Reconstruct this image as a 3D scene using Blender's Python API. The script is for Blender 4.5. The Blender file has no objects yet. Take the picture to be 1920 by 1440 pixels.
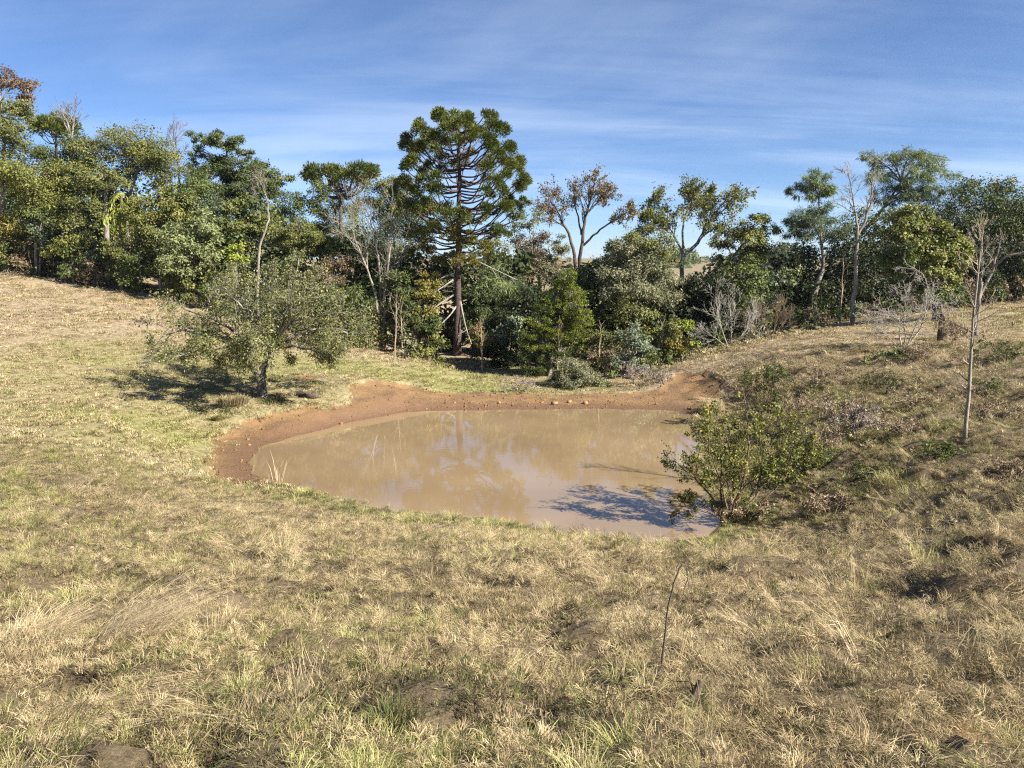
import bpy, math, zlib
import numpy as np
from mathutils import Vector

# ------------------------------------------------------------------ camera, sky, sun, exposure
SC = bpy.context.scene
COL = SC.collection
F = 1423.0                       # focal length in pixels of a 1920 px wide frame
PITCH = math.radians(9.2)
CZ = 5.5
cam = bpy.data.objects.new('camera', bpy.data.cameras.new('camera'))
COL.objects.link(cam)
cam.location = (0, 0, CZ)
cam.rotation_euler = (math.pi / 2 - PITCH, 0, 0)
cam.data.sensor_width = 36.0
cam.data.lens = 36.0 * F / 1920.0
cam.data.clip_start = 0.1
cam.data.clip_end = 9000
SC.camera = cam

SUN_EL = math.radians(36)
SUN_AZ = math.atan2(0.88, -0.47)          # clockwise from +Y: the sun stands to the right, a little behind the viewer
TOSUN = Vector((math.sin(SUN_AZ) * math.cos(SUN_EL), math.cos(SUN_AZ) * math.cos(SUN_EL), math.sin(SUN_EL)))
sun = bpy.data.objects.new('sun', bpy.data.lights.new('sun', 'SUN'))
COL.objects.link(sun)
sun.data.energy = 5.0
sun.data.angle = math.radians(0.53)
sun.data.color = (1.0, 0.94, 0.85)
sun.rotation_euler = TOSUN.to_track_quat('Z', 'Y').to_euler()
sun.location = (60, -30, 60)


def world():
    w = bpy.data.worlds.new('World')
    SC.world = w
    w.use_nodes = True
    nt = w.node_tree
    nt.nodes.clear()
    N = nt.nodes.new
    L = nt.links.new
    out = N('ShaderNodeOutputWorld')
    bg = N('ShaderNodeBackground')
    bg.inputs['Strength'].default_value = 0.052
    L(bg.outputs[0], out.inputs[0])
    sky = N('ShaderNodeTexSky')
    sky.sky_type = 'NISHITA'
    sky.sun_disc = False
    sky.sun_elevation = SUN_EL
    sky.sun_rotation = SUN_AZ
    sky.altitude = 900
    sky.air_density = 0.8
    sky.dust_density = 0.0
    sky.ozone_density = 4.0
    tc = N('ShaderNodeTexCoord')
    sep = N('ShaderNodeSeparateXYZ')
    L(tc.outputs['Generated'], sep.inputs[0])

    def m(op, a, b=None, c=None):
        n = N('ShaderNodeMath')
        n.operation = op
        for i, v in enumerate((a, b, c)):
            if v is None:
                continue
            if isinstance(v, (int, float)):
                n.inputs[i].default_value = v
            else:
                L(v, n.inputs[i])
        return n.outputs[0]
    zz = m('ADD', m('MAXIMUM', sep.outputs[2], 0.0), 0.16)
    cx = m('DIVIDE', sep.outputs[0], zz)
    cy = m('DIVIDE', sep.outputs[1], zz)
    comb = N('ShaderNodeCombineXYZ')
    L(cx, comb.inputs[0])
    L(cy, comb.inputs[1])

    def layer(rot, sx, sy, scale, det, dist, loc=0.0):
        mp = N('ShaderNodeMapping')
        mp.inputs['Rotation'].default_value = (0, 0, math.radians(rot))
        mp.inputs['Scale'].default_value = (sx, sy, 1)
        mp.inputs['Location'].default_value = (loc, loc * 0.7, 0)
        L(comb.outputs[0], mp.inputs[0])
        n = N('ShaderNodeTexNoise')
        n.inputs['Scale'].default_value = scale
        n.inputs['Detail'].default_value = det
        n.inputs['Roughness'].default_value = 0.6
        n.inputs['Distortion'].default_value = dist
        L(mp.outputs[0], n.inputs['Vector'])
        return n.outputs[0]
    a = layer(76, 0.34, 1.3, 1.0, 7, 1.1, 3.1)       # streaked cirrus
    b = layer(35, 0.5, 0.7, 0.8, 5, 0.8, 7.7)      # broad veils
    c = layer(83, 0.45, 2.8, 1.6, 6, 0.8, 1.3)        # fine combing
    s = m('ADD', m('MULTIPLY', a, 0.55), m('ADD', m('MULTIPLY', b, 0.6), m('MULTIPLY', c, 0.22)))
    mr = N('ShaderNodeMapRange')
    mr.interpolation_type = 'SMOOTHSTEP'
    mr.inputs['From Min'].default_value = 0.57
    mr.inputs['From Max'].default_value = 0.92
    mr.inputs['To Max'].default_value = 0.38
    L(s, mr.inputs['Value'])
    thick = m('MULTIPLY', mr.outputs[0], m('MINIMUM', 1.0, m('DIVIDE', 0.26, zz)))      # the veil thickens along the longer path near the horizon
    mix = N('ShaderNodeMix')
    mix.data_type = 'RGBA'
    L(thick, mix.inputs['Factor'])
    tn = N('ShaderNodeMix')
    tn.data_type = 'RGBA'
    tn.blend_type = 'MULTIPLY'
    tn.inputs['Factor'].default_value = 1.0
    tn.inputs['B'].default_value = (0.79, 0.87, 1.0, 1)
    L(sky.outputs[0], tn.inputs['A'])
    L(tn.outputs['Result'], mix.inputs['A'])
    mix.inputs['B'].default_value = (7.0, 8.0, 9.4, 1)
    L(mix.outputs['Result'], bg.inputs['Color'])


world()
SC.view_settings.view_transform = 'Standard'
SC.view_settings.look = 'None'
SC.view_settings.gamma = 1.0
SC.view_settings.exposure = 1.5
SC.cycles.max_bounces = 5
SC.cycles.diffuse_bounces = 2
SC.cycles.transmission_bounces = 3
SC.cycles.transparent_max_bounces = 4
SC.cycles.filter_width = 1.2
SC.cycles.use_denoising = False
SC.cycles.caustics_reflective = False
SC.cycles.caustics_refractive = False

# ------------------------------------------------------------------ helpers
CP, SP = math.cos(PITCH), math.sin(PITCH)


def P(px, py, D):
    """world point at forward distance D that stands at a place measured in the photograph"""
    u = (px - 960.0) / F
    v = -(py - 720.0) / F
    t = D / (CP + v * SP)
    return np.array((t * u, D, CZ + t * (-SP + v * CP)))


def PZ(px, py, z=0.0):
    v = -(py - 720.0) / F
    k = (-SP + v * CP)
    t = (z - CZ) / k
    return np.array((t * (px - 960.0) / F, t * (CP + v * SP), z))


def tag(o, label=None, cat=None, group=None, kind=None):
    if label:
        o['label'] = label
    if cat:
        o['category'] = cat
    if group:
        o['group'] = group
    if kind:
        o['kind'] = kind
    return o


def empty(name, loc):
    o = bpy.data.objects.new(name, None)
    COL.objects.link(o)
    o.location = loc
    o.empty_display_size = 0.3
    return o


def mesh(name, V, faces, attrs=None, smooth=False):
    """faces: list of integer arrays (m,3) or (m,4)"""
    me = bpy.data.meshes.new(name)
    V = np.asarray(V, dtype=np.float32)
    me.vertices.add(len(V))
    me.vertices.foreach_set('co', V.ravel())
    faces = [np.asarray(f, dtype=np.int32) for f in faces if len(f)]
    nl = sum(f.size for f in faces)
    npoly = sum(len(f) for f in faces)
    if npoly:
        me.loops.add(nl)
        me.loops.foreach_set('vertex_index', np.concatenate([f.ravel() for f in faces]))
        me.polygons.add(npoly)
        tot = np.concatenate([np.full(len(f), f.shape[1], dtype=np.int32) for f in faces])
        st = np.concatenate(([0], np.cumsum(tot)[:-1])).astype(np.int32)
        me.polygons.foreach_set('loop_start', st)
        me.polygons.foreach_set('loop_total', tot)
        if smooth:
            me.polygons.foreach_set('use_smooth', np.ones(npoly, dtype=bool))
    for k, a in (attrs or {}).items():
        a = np.asarray(a)
        if a.ndim == 2:
            at = me.attributes.new(k, 'FLOAT_VECTOR', 'POINT')
            at.data.foreach_set('vector', a.astype(np.float32).ravel())
        elif a.dtype.kind == 'i':
            at = me.attributes.new(k, 'INT', 'POINT')
            at.data.foreach_set('value', a.astype(np.int32))
        else:
            at = me.attributes.new(k, 'FLOAT', 'POINT')
            at.data.foreach_set('value', a.astype(np.float32))
    me.update(calc_edges=True)
    return me


def obj(name, me, mat, parent=None, loc=None):
    o = bpy.data.objects.new(name, me)
    COL.objects.link(o)
    if mat is not None and not me.materials:
        me.materials.append(mat)
    if parent is not None:
        o.parent = parent
    if loc is not None:
        o.location = loc
    return o


def nrm(a):
    return a / np.maximum(np.linalg.norm(a, axis=-1, keepdims=True), 1e-9)


def hash2(ix, iy, s):
    h = (ix.astype(np.int64) * 374761393 + iy.astype(np.int64) * 668265263 + s * 1442695041) & 0x7fffffff
    h = ((h ^ (h >> 13)) * 1274126177) & 0x7fffffff
    h = (h ^ (h >> 16)) & 0xffffff
    return h / float(0xffffff)


def vnoise(x, y, s=0):
    x = np.asarray(x, dtype=float)
    y = np.asarray(y, dtype=float)
    ix = np.floor(x)
    iy = np.floor(y)
    fx = x - ix
    fy = y - iy
    fx = fx * fx * fx * (fx * (fx * 6 - 15) + 10)
    fy = fy * fy * fy * (fy * (fy * 6 - 15) + 10)
    a = hash2(ix, iy, s)
    b = hash2(ix + 1, iy, s)
    c = hash2(ix, iy + 1, s)
    d = hash2(ix + 1, iy + 1, s)
    return (a + (b - a) * fx) * (1 - fy) + (c + (d - c) * fx) * fy - 0.5


def fbm(x, y, s=0, o=4):
    t = 0
    a = 1.0
    for k in range(o):
        t = t + a * vnoise(x * 2 ** k + 17.3 * k, y * 2 ** k - 9.1 * k, s + k)
        a *= 0.5
    return t


def sstep(a, b, x):
    t = np.clip((x - a) / (b - a), 0, 1)
    return t * t * (3 - 2 * t)


class Tubes:
    """collects tapered tubes, builds them as one mesh"""

    def __init__(self):
        self.g = {}

    def add(self, pts, rad, sides=4):
        pts = np.asarray(pts, dtype=float)
        self.g.setdefault((len(pts), sides), []).append((pts, np.asarray(rad, dtype=float)))

    def data(self, off=(0, 0, 0)):
        VS, FS, n0 = [], [], 0
        off = np.asarray(off, dtype=float)
        for (n, sd), lst in self.g.items():
            Pn = np.stack([a for a, _ in lst])
            R = np.stack([b for _, b in lst])
            m = len(lst)
            T = np.empty_like(Pn)
            T[:, 1:-1] = Pn[:, 2:] - Pn[:, :-2]
            T[:, 0] = Pn[:, 1] - Pn[:, 0]
            T[:, -1] = Pn[:, -1] - Pn[:, -2]
            T = nrm(T)
            ov = nrm(Pn[:, -1] - Pn[:, 0])
            ref = np.where(np.abs(ov[:, 2:3]) > 0.8, np.array([[1.0, 0.05, 0]]), np.array([[0.03, 0, 1.0]]))
            B = nrm(np.cross(T, ref[:, None, :]))
            Nn = np.cross(B, T)
            an = np.arange(sd) / sd * 2 * math.pi
            ring = (B[:, :, None, :] * np.cos(an)[None, None, :, None] + Nn[:, :, None, :] * np.sin(an)[None, None, :, None])
            V = Pn[:, :, None, :] + ring * R[:, :, None, None]
            VS.append(V.reshape(-1, 3))
            idx = np.arange(m * n * sd).reshape(m, n, sd) + n0
            a = idx[:, :-1, :]
            b = idx[:, 1:, :]
            FS.append(np.stack([a, np.roll(a, -1, 2), np.roll(b, -1, 2), b], -1).reshape(-1, 4))
            n0 += m * n * sd
        if not VS:
            return np.zeros((0, 3)), np.zeros((0, 4), int)
        return np.concatenate(VS) - off, np.concatenate(FS)

    def build(self, name, mat, parent, off):
        V, Fc = self.data(off)
        return obj(name, mesh(name, V, [Fc], smooth=True), mat, parent)


def leaf_mesh(name, p, ax, nr, L, W, tint, off, fold=0.12):
    """one folded rhomb for each leaf"""
    b = nrm(np.cross(nr, ax))
    L = np.asarray(L)[:, None]
    W = np.asarray(W)[:, None]
    p = p - np.asarray(off)
    mid = p + ax * L * 0.45 - nr * L * fold
    V = np.stack([p, mid + b * W * 0.5, p + ax * L - nr * L * fold * 1.5, mid - b * W * 0.5], 1).reshape(-1, 3)
    n = len(p)
    Fc = np.arange(n * 4).reshape(n, 4)
    return mesh(name, V, [Fc], {'tint': np.repeat(tint, 4)})


# ------------------------------------------------------------------ materials
MATS = {}


def nodes(name):
    mt = bpy.data.materials.new(name)
    mt.use_nodes = True
    nt = mt.node_tree
    nt.nodes.clear()
    return mt, nt, nt.nodes.new, nt.links.new


def ramp(N, cols, pos=None):
    r = N('ShaderNodeValToRGB')
    cr = r.color_ramp
    n = len(cols)
    pos = pos or [i / (n - 1) for i in range(n)]
    while len(cr.elements) < n:
        cr.elements.new(0.5)
    for e, c, q in zip(cr.elements, cols, pos):
        e.position = q
        e.color = (*c, 1)
    return r


def leaf_mat(name, cols, trans=0.20, rough=0.55, spec=0.25):
    if name in MATS:
        return MATS[name]
    mt, nt, N, L = nodes(name)
    out = N('ShaderNodeOutputMaterial')
    at = N('ShaderNodeAttribute')
    at.attribute_name = 'tint'
    r = ramp(N, cols)
    L(at.outputs['Fac'], r.inputs[0])
    p = N('ShaderNodeBsdfPrincipled')
    p.inputs['Roughness'].default_value = rough
    p.inputs['Specular IOR Level'].default_value = spec
    L(r.outputs[0], p.inputs['Base Color'])
    tr = N('ShaderNodeBsdfTranslucent')
    hs = N('ShaderNodeHueSaturation')
    hs.inputs['Saturation'].default_value = 1.15
    hs.inputs['Value'].default_value = 1.2
    L(r.outputs[0], hs.inputs['Color'])
    L(hs.outputs[0], tr.inputs['Color'])
    mx = N('ShaderNodeMixShader')
    mx.inputs[0].default_value = trans
    L(p.outputs[0], mx.inputs[1])
    L(tr.outputs[0], mx.inputs[2])
    L(mx.outputs[0], out.inputs[0])
    MATS[name] = mt
    return mt


def bark_mat(name, c1, c2, scale=6.0, zs=0.35, lichen=None):
    if name in MATS:
        return MATS[name]
    mt, nt, N, L = nodes(name)
    out = N('ShaderNodeOutputMaterial')
    p = N('ShaderNodeBsdfPrincipled')
    p.inputs['Roughness'].default_value = 0.9
    p.inputs['Specular IOR Level'].default_value = 0.15
    tc = N('ShaderNodeTexCoord')
    mp = N('ShaderNodeMapping')
    mp.inputs['Scale'].default_value = (1, 1, zs)
    L(tc.outputs['Object'], mp.inputs[0])
    n = N('ShaderNodeTexNoise')
    n.inputs['Scale'].default_value = scale
    n.inputs['Detail'].default_value = 5
    L(mp.outputs[0], n.inputs['Vector'])
    r = ramp(N, [c1, c2], [0.35, 0.68])
    L(n.outputs[0], r.inputs[0])
    col = r.outputs[0]
    if lichen:
        n2 = N('ShaderNodeTexNoise')
        n2.inputs['Scale'].default_value = scale * 0.55
        n2.inputs['Detail'].default_value = 4
        L(tc.outputs['Object'], n2.inputs['Vector'])
        r2 = ramp(N, [(0, 0, 0), (1, 1, 1)], [0.5, 0.62])
        L(n2.outputs[0], r2.inputs[0])
        mx = N('ShaderNodeMix')
        mx.data_type = 'RGBA'
        L(r2.outputs[0], mx.inputs['Factor'])
        L(col, mx.inputs['A'])
        mx.inputs['B'].default_value = (*lichen, 1)
        col = mx.outputs['Result']
    L(col, p.inputs['Base Color'])
    bp = N('ShaderNodeBump')
    bp.inputs['Strength'].default_value = 0.6
    bp.inputs['Distance'].default_value = 0.03
    L(n.outputs[0], bp.inputs['Height'])
    L(bp.outputs[0], p.inputs['Normal'])
    L(p.outputs[0], out.inputs[0])
    MATS[name] = mt
    return mt


PAL = {   # darkest leaf, common leaf, young leaf: real leaf colours, except 'dark', which paints shade
    'olive': [(0.055, 0.064, 0.018), (0.120, 0.130, 0.034), (0.200, 0.195, 0.060)],
    'yellowgreen': [(0.060, 0.074, 0.018), (0.142, 0.152, 0.036), (0.235, 0.222, 0.060)],
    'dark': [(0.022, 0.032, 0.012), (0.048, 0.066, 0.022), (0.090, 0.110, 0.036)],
    'mid': [(0.040, 0.055, 0.016), (0.085, 0.110, 0.028), (0.150, 0.170, 0.050)],
    'deep': [(0.030, 0.042, 0.013), (0.066, 0.086, 0.024), (0.120, 0.140, 0.040)],
    'grey': [(0.085, 0.090, 0.045), (0.165, 0.165, 0.085), (0.260, 0.245, 0.140)],
    'pale': [(0.085, 0.105, 0.040), (0.165, 0.190, 0.072), (0.260, 0.270, 0.120)],
    'blue': [(0.045, 0.064, 0.034), (0.092, 0.122, 0.062), (0.160, 0.190, 0.105)],
    'silver': [(0.070, 0.088, 0.052), (0.140, 0.165, 0.098), (0.250, 0.275, 0.180)],
    'bright': [(0.090, 0.120, 0.018), (0.200, 0.240, 0.036), (0.330, 0.330, 0.056)],
    'cypress': [(0.060, 0.085, 0.014), (0.135, 0.160, 0.026), (0.215, 0.225, 0.045)],
    'rust': [(0.075, 0.050, 0.028), (0.155, 0.098, 0.048), (0.240, 0.150, 0.070)],
    'gold': [(0.075, 0.072, 0.016), (0.155, 0.138, 0.030), (0.245, 0.210, 0.050)],
    'brown': [(0.070, 0.052, 0.032), (0.140, 0.105, 0.060), (0.220, 0.170, 0.100)],
    'feather': [(0.060, 0.085, 0.035), (0.125, 0.160, 0.060), (0.200, 0.230, 0.095)],
    'araucaria': [(0.028, 0.042, 0.011), (0.078, 0.098, 0.020), (0.170, 0.165, 0.036)],
    'apple': [(0.060, 0.070, 0.024), (0.145, 0.152, 0.052), (0.250, 0.238, 0.105)],
    'bush': [(0.040, 0.055, 0.014), (0.120, 0.135, 0.026), (0.330, 0.300, 0.045)],
}


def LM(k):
    return leaf_mat('leaf_' + k, [tuple((0.7 if k == 'dark' else 1.2) * v for v in c) for c in PAL[k]])  # 'dark' is dimmed further, painting the black shade inside the wood


BK = {
    'grey': bark_mat('bark_grey', (0.13, 0.11, 0.085), (0.30, 0.27, 0.22)),
    'pale': bark_mat('bark_pale', (0.15, 0.132, 0.105), (0.33, 0.30, 0.25)),
    'dark': bark_mat('bark_dark', (0.05, 0.038, 0.03), (0.13, 0.10, 0.08), 5.0),
    'brown': bark_mat('bark_brown', (0.10, 0.07, 0.045), (0.23, 0.17, 0.11)),
    'straw': bark_mat('bark_straw', (0.26, 0.20, 0.13), (0.46, 0.38, 0.27)),
    'araucaria': bark_mat('bark_araucaria', (0.045, 0.032, 0.028), (0.125, 0.092, 0.080), 7.0, 2.0),
    'apple': bark_mat('bark_lichen', (0.06, 0.052, 0.042), (0.17, 0.15, 0.12), 7.0, 0.6, (0.34, 0.33, 0.27)),
    'twig': bark_mat('bark_twig', (0.20, 0.18, 0.145), (0.42, 0.39, 0.33)),
    'sapling': bark_mat('bark_sapling', (0.19, 0.16, 0.12), (0.37, 0.33, 0.26), 12.0, 0.5),
}

# ------------------------------------------------------------------ terrain
POND_PX = [(455, 872), (470, 848), (520, 826), (600, 804), (690, 784), (760, 772), (860, 769), (1000, 767), (1120, 767),
           (1230, 768), (1300, 772), (1325, 790), (1325, 830), (1322, 880), (1330, 930), (1342, 975), (1338, 1012), (1270, 1018),
           (1190, 1018), (1110, 1008), (1020, 992), (920, 976), (820, 966), (740, 957), (660, 940), (590, 925), (530, 910), (480, 896)]


def chaikin(p, n=2):
    p = np.asarray(p, dtype=float)
    for _ in range(n):
        q = np.roll(p, -1, 0)
        p = np.stack([p * 0.75 + q * 0.25, p * 0.25 + q * 0.75], 1).reshape(-1, p.shape[1])
    return p


POND = chaikin([PZ(a, b)[:2] for a, b in POND_PX], 3)
POND = POND + np.stack([fbm(POND[:, 0] * 0.9, POND[:, 1] * 0.9, 5, 3), fbm(POND[:, 0] * 0.9, POND[:, 1] * 0.9, 55, 3)], 1) * 0.30


def sdist(x, y, poly):
    """signed distance to a polygon, negative inside"""
    x = np.asarray(x, dtype=float)
    y = np.asarray(y, dtype=float)
    d = np.full(x.shape, 1e18)
    ins = np.zeros(x.shape, dtype=bool)
    n = len(poly)
    for i in range(n):
        ax, ay = poly[i]
        bx, by = poly[(i + 1) % n]
        ex, ey = bx - ax, by - ay
        t = np.clip(((x - ax) * ex + (y - ay) * ey) / (ex * ex + ey * ey + 1e-12), 0, 1)
        dx = x - ax - t * ex
        dy = y - ay - t * ey
        d = np.minimum(d, dx * dx + dy * dy)
        cnd = ((ay > y) != (by > y)) & (x < (bx - ax) * (y - ay) / (by - ay + 1e-12) + ax)
        ins ^= cnd
    d = np.sqrt(d)
    return np.where(ins, -d, d)


CTRL = [P(*a) for a in [
    (960, 1440, 3.6), (960, 1200, 6.2), (960, 1100, 8.7), (960, 1030, 12.2), (960, 1004, 13.9), (760, 985, 14.9), (1200, 1038, 12.9), (1330, 1040, 12.9), (560, 965, 15.6), (1200, 1100, 8.6), (1250, 1350, 4.3), (600, 1100, 8.9), (600, 1250, 5.6),
    (0, 1440, 3.8), (0, 1300, 5.0), (0, 1100, 8.2), (0, 900, 14.0), (0, 800, 19.0), (0, 700, 27.0), (0, 600, 36.0), (0, 508, 52.0),
    (200, 900, 15.5), (200, 800, 20.0), (200, 700, 28.0), (150, 600, 38.0), (300, 650, 33.0), (310, 558, 48.0), (150, 535, 50.0), (400, 930, 16.2),
    (370, 850, 21.0), (400, 800, 23.5), (470, 772, 24.6), (490, 745, 26.5), (580, 740, 27.3), (680, 718, 29.0), (640, 690, 33.0), (770, 722, 31.0),
    (650, 660, 38.0), (860, 700, 36.0), (760, 690, 35.0), (850, 738, 30.6), (960, 740, 30.4), (1080, 742, 30.4), (1200, 740, 30.4),
    (1290, 728, 30.2), (1330, 700, 31.5), (1300, 690, 33.0), (1250, 690, 34.0), (1440, 645, 34.0), (1440, 680, 30.0), (1600, 612, 38.0),
    (1900, 592, 38.0), (1670, 690, 26.0), (1800, 640, 31.0), (1530, 760, 23.0), (1450, 740, 26.5), (1400, 780, 24.5), (1470, 850, 19.0), (1600, 800, 20.0),
    (1810, 832, 16.0), (1920, 830, 15.5), (1920, 720, 22.0), (1920, 1000, 10.0), (1920, 1200, 5.9), (1920, 1440, 3.6),
    (1600, 1000, 13.0), (1600, 900, 16.0), (1450, 1000, 14.0), (1500, 1150, 7.6), (1700, 1200, 6.2)]]
CTRL += [np.array(a, dtype=float) for a in [
    (0, 0, 3.85), (-6, 0, 3.7), (6, 0, 4.0), (-15, 8, 2.3), (-30, 15, 2.7), (-42, 32, 3.9), (-52, 55, 7.0), (-32, 68, 7.0), (-10, 56, 1.5), (0, 40, -1.3),
    (4, 35, -1.5), (5, 46, -2.0), (15, 48, 1.0), (30, 52, 3.0), (42, 40, 3.8), (32, 22, 3.3), (17, 12, 2.8), (15, 2, 4.2), (-12, -8, 4.2), (12, -8, 4.7),
    (0, 75, 0.5), (-45, 92, 10.0), (45, 92, 5.0), (0, 100, 0.0), (0, 22, 0.2), (2, 18, 0.1), (-3, 25, 0.2), (-1.5, 33.5, -.1), (1.5, 33.5, -.9), (4, 33.3, -.8), (0, 31.3, .12), (3, 31.3, .12), (5.5, 31.5, .2)]]
CTRL = np.array(CTRL)


def tps_fit(Pc, lam=0.02):
    n = len(Pc)
    d = np.linalg.norm(Pc[:, None, :2] - Pc[None, :, :2], axis=-1)
    K = np.where(d > 0, d * d * np.log(d + 1e-9), 0.0) + np.eye(n) * lam
    A = np.zeros((n + 3, n + 3))
    A[:n, :n] = K
    A[:n, n] = 1
    A[:n, n + 1:] = Pc[:, :2]
    A[n, :n] = 1
    A[n + 1:, :n] = Pc[:, :2].T
    b = np.zeros(n + 3)
    b[:n] = Pc[:, 2]
    return np.linalg.solve(A, b)


TPS = tps_fit(CTRL)


def base_height(x, y):
    z = TPS[-3] + TPS[-2] * x + TPS[-1] * y
    for i, c in enumerate(CTRL):
        r2 = (x - c[0]) ** 2 + (y - c[1]) ** 2
        z = z + TPS[i] * 0.5 * r2 * np.log(r2 + 1e-12)
    return z


CLAY_PX = [(392, 898), (390, 852), (406, 822), (446, 798), (482, 782), (526, 772), (600, 758), (655, 745), (650, 722), (690, 714), (750, 716), (800, 735),
           (900, 738), (1010, 742), (1140, 742), (1200, 738), (1250, 726), (1262, 702), (1300, 694), (1362, 698), (1368, 720), (1345, 745), (1330, 772),
           (1300, 790), (900, 800), (700, 830), (520, 900), (440, 905)]


def ground_px(px, py):
    """first hit of a sight line with the bare ground, for laying out zones on the terrain"""
    D = np.linspace(3, 80, 1500)
    v = -(py - 720.0) / F
    t = D / (CP + v * SP)
    x = t * (px - 960.0) / F
    z = CZ + t * (-SP + v * CP)
    g = base_height(x, D)
    g = np.maximum(g, 0.0)
    k = np.argmax(z < g)
    return np.array((x[k], D[k], g[k]))


CLAY = np.array([ground_px(a, b)[:2] for a, b in CLAY_PX])
for i, (a, b) in enumerate(CLAY_PX):
    if 780 < a < 1235 and b < 760:
        CLAY[i] = PZ(a, b)[:2] * 31.0 / PZ(a, b)[1]
CLAY = chaikin(CLAY, 1)


SPOTS = [(*ground_px(a, b)[:2], r) for a, b, r in [(1865, 1385, .26), (1905, 1425, .2), (1800, 1300, .12), (400, 1345, .14), (1330, 1130, .15), (575, 706, .6), (1135, 1383, .07)]]


def terrain(x, y, micro=True):
    """height and zone weights"""
    x = np.asarray(x, dtype=float)
    y = np.asarray(y, dtype=float)
    z = base_height(np.clip(x, -75, 75), np.clip(y, -14, 110))
    sd = sdist(x, y, POND)
    cl = sstep(0.35, -0.35, sdist(x, y, CLAY) + 0.5 * fbm(x * 1.1, y * 1.1, 31, 3))
    for sx, sy, sr in SPOTS:
        cl = np.maximum(cl, sstep(1.25, .6, np.hypot(x - sx, (y - sy) * 1.3) / sr + .6 * fbm(x * 4, y * 4, 33, 2)))
    # micro relief
    if micro:
        near = sstep(17, 10, y)
        right = sstep(3.5, 7.0, x) * sstep(34, 24, y)
        rough = np.clip(near * 0.9 + right * 1.0, 0.12, 1.3)
        edge = sstep(0.4, 3.6, sd)
        wx = x + 0.35 * vnoise(x * 1.7, y * 1.7, 91)
        wy = y + 0.35 * vnoise(x * 1.7, y * 1.7, 92)
        hm = 0.19 * sstep(-.15, .42, vnoise(wx * 1.9, wy * 2.3, 27)) + 0.20 * fbm(wx * 0.55, wy * 0.75, 11, 2) + 0.30 * np.abs(fbm(wx * 1.3, wy * 1.7, 21, 2)) - .07 * sstep(-.12, -.36, vnoise(x * 1.9 + .4 * y, y * 2.6, 241)) + 0.05 * fbm(x * 5, y * 5, 26, 2)
        z = z + hm * rough * (0.25 + 0.75 * edge) * (1 - 0.7 * cl)
        z = z + right * edge * 0.16 * (0.3 - np.abs(fbm(x * 0.5 + y * .2, y * 0.75 - x * .3, 43, 3)))
        z = z + right * 0.36 * fbm(x * 0.42 + y * 0.3, y * 0.9 - x * 0.25, 41, 2) * edge
        z = z + cl * (0.10 * fbm(x * 1.6, y * 1.6, 51, 2) + 0.09 * fbm(x * 3.3, y * 3.3, 52, 2))
    z = z - .13 * sstep(.35, .75, cl) * sstep(.3, 1.2, sd) * (y > 17)          # the bank was cut into the turf
    # pond basin
    w = 1.7 - 0.7 * cl + 1.5 * sstep(2.5, 5.0, x) * (1 - cl)
    lip = sstep(0.0, 1.0, sd / w)
    zo = np.maximum(z, 0.05 + 0.03 * vnoise(x * 3, y * 3, 71)) * lip + (0.10 * np.clip(sd, 0, 0.6) + 0.07 * vnoise(x * 1.6, y * 1.6, 72) * sstep(0.1, .7, sd)) * (1 - lip)
    zi = 0.10 * np.clip(sd, -0.6, 0) - 0.8 * (1 - np.exp(np.minimum(sd + 0.3, 0) / 1.6))
    z = np.where(sd > 0, zo, zi)
    far_out = sstep(40, 60, sd)
    # beyond the wood: a valley, then pasture hills at the horizon
    r = np.sqrt(x * x + y * y)
    a = np.arctan2(x, y)
    hill = -16 + 23.5 * sstep(190, 640, r + 60 * np.sin(a * 5 + 1)) + 9 * sstep(500, 1500, r) * fbm(np.sin(a) * 5 + 3, np.cos(a) * 5, 81, 3) - 60 * sstep(1500, 4000, r)
    k = sstep(95, 190, r)
    z = np.where(r > 95, z * (1 - k) + hill * k, z)
    return z, sd, cl


def H(x, y):
    return float(terrain(np.array([x]), np.array([y]))[0][0])


def ground_at(px, D):
    x = (px - 960.0) / F * D          # close to the sight column; refined below
    for _ in range(3):
        z = H(x, D)
        v = ((z - CZ) / D * CP + SP) / (CP - (z - CZ) / D * SP)
        x = (px - 960.0) / F * D / (CP + v * SP)
    return np.array((x, D, H(x, D)))


def axis(stops):
    """coordinates with a spacing that changes between stops: [(from, to, step0, step1)]"""
    out = []
    for a, b, s0, s1 in stops:
        t = a
        while t < b - 1e-6:
            out.append(t)
            f = (t - a) / (b - a)
            t += s0 + (s1 - s0) * f
    out.append(stops[-1][1])
    return np.array(out)


xs = axis([(0, 12, 0.18, 0.21), (12, 40, 0.25, 1.6), (40, 110, 0.9, 6), (110, 700, 6, 40), (700, 5000, 40, 400)])
xs = np.concatenate([-xs[:0:-1], xs])
ys = axis([(-600, -20, 60, 8), (-20, 2, 3, 0.25), (2, 13, 0.13, 0.15), (13, 33, 0.18, 0.25), (33, 60, 0.3, 1.2), (60, 130, 0.8, 5), (130, 800, 5, 30), (800, 5000, 30, 300)])
GX, GY = np.meshgrid(xs, ys)
gz, gsd, gcl = terrain(GX.ravel(), GY.ravel())
gx, gy = GX.ravel(), GY.ravel()


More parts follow.
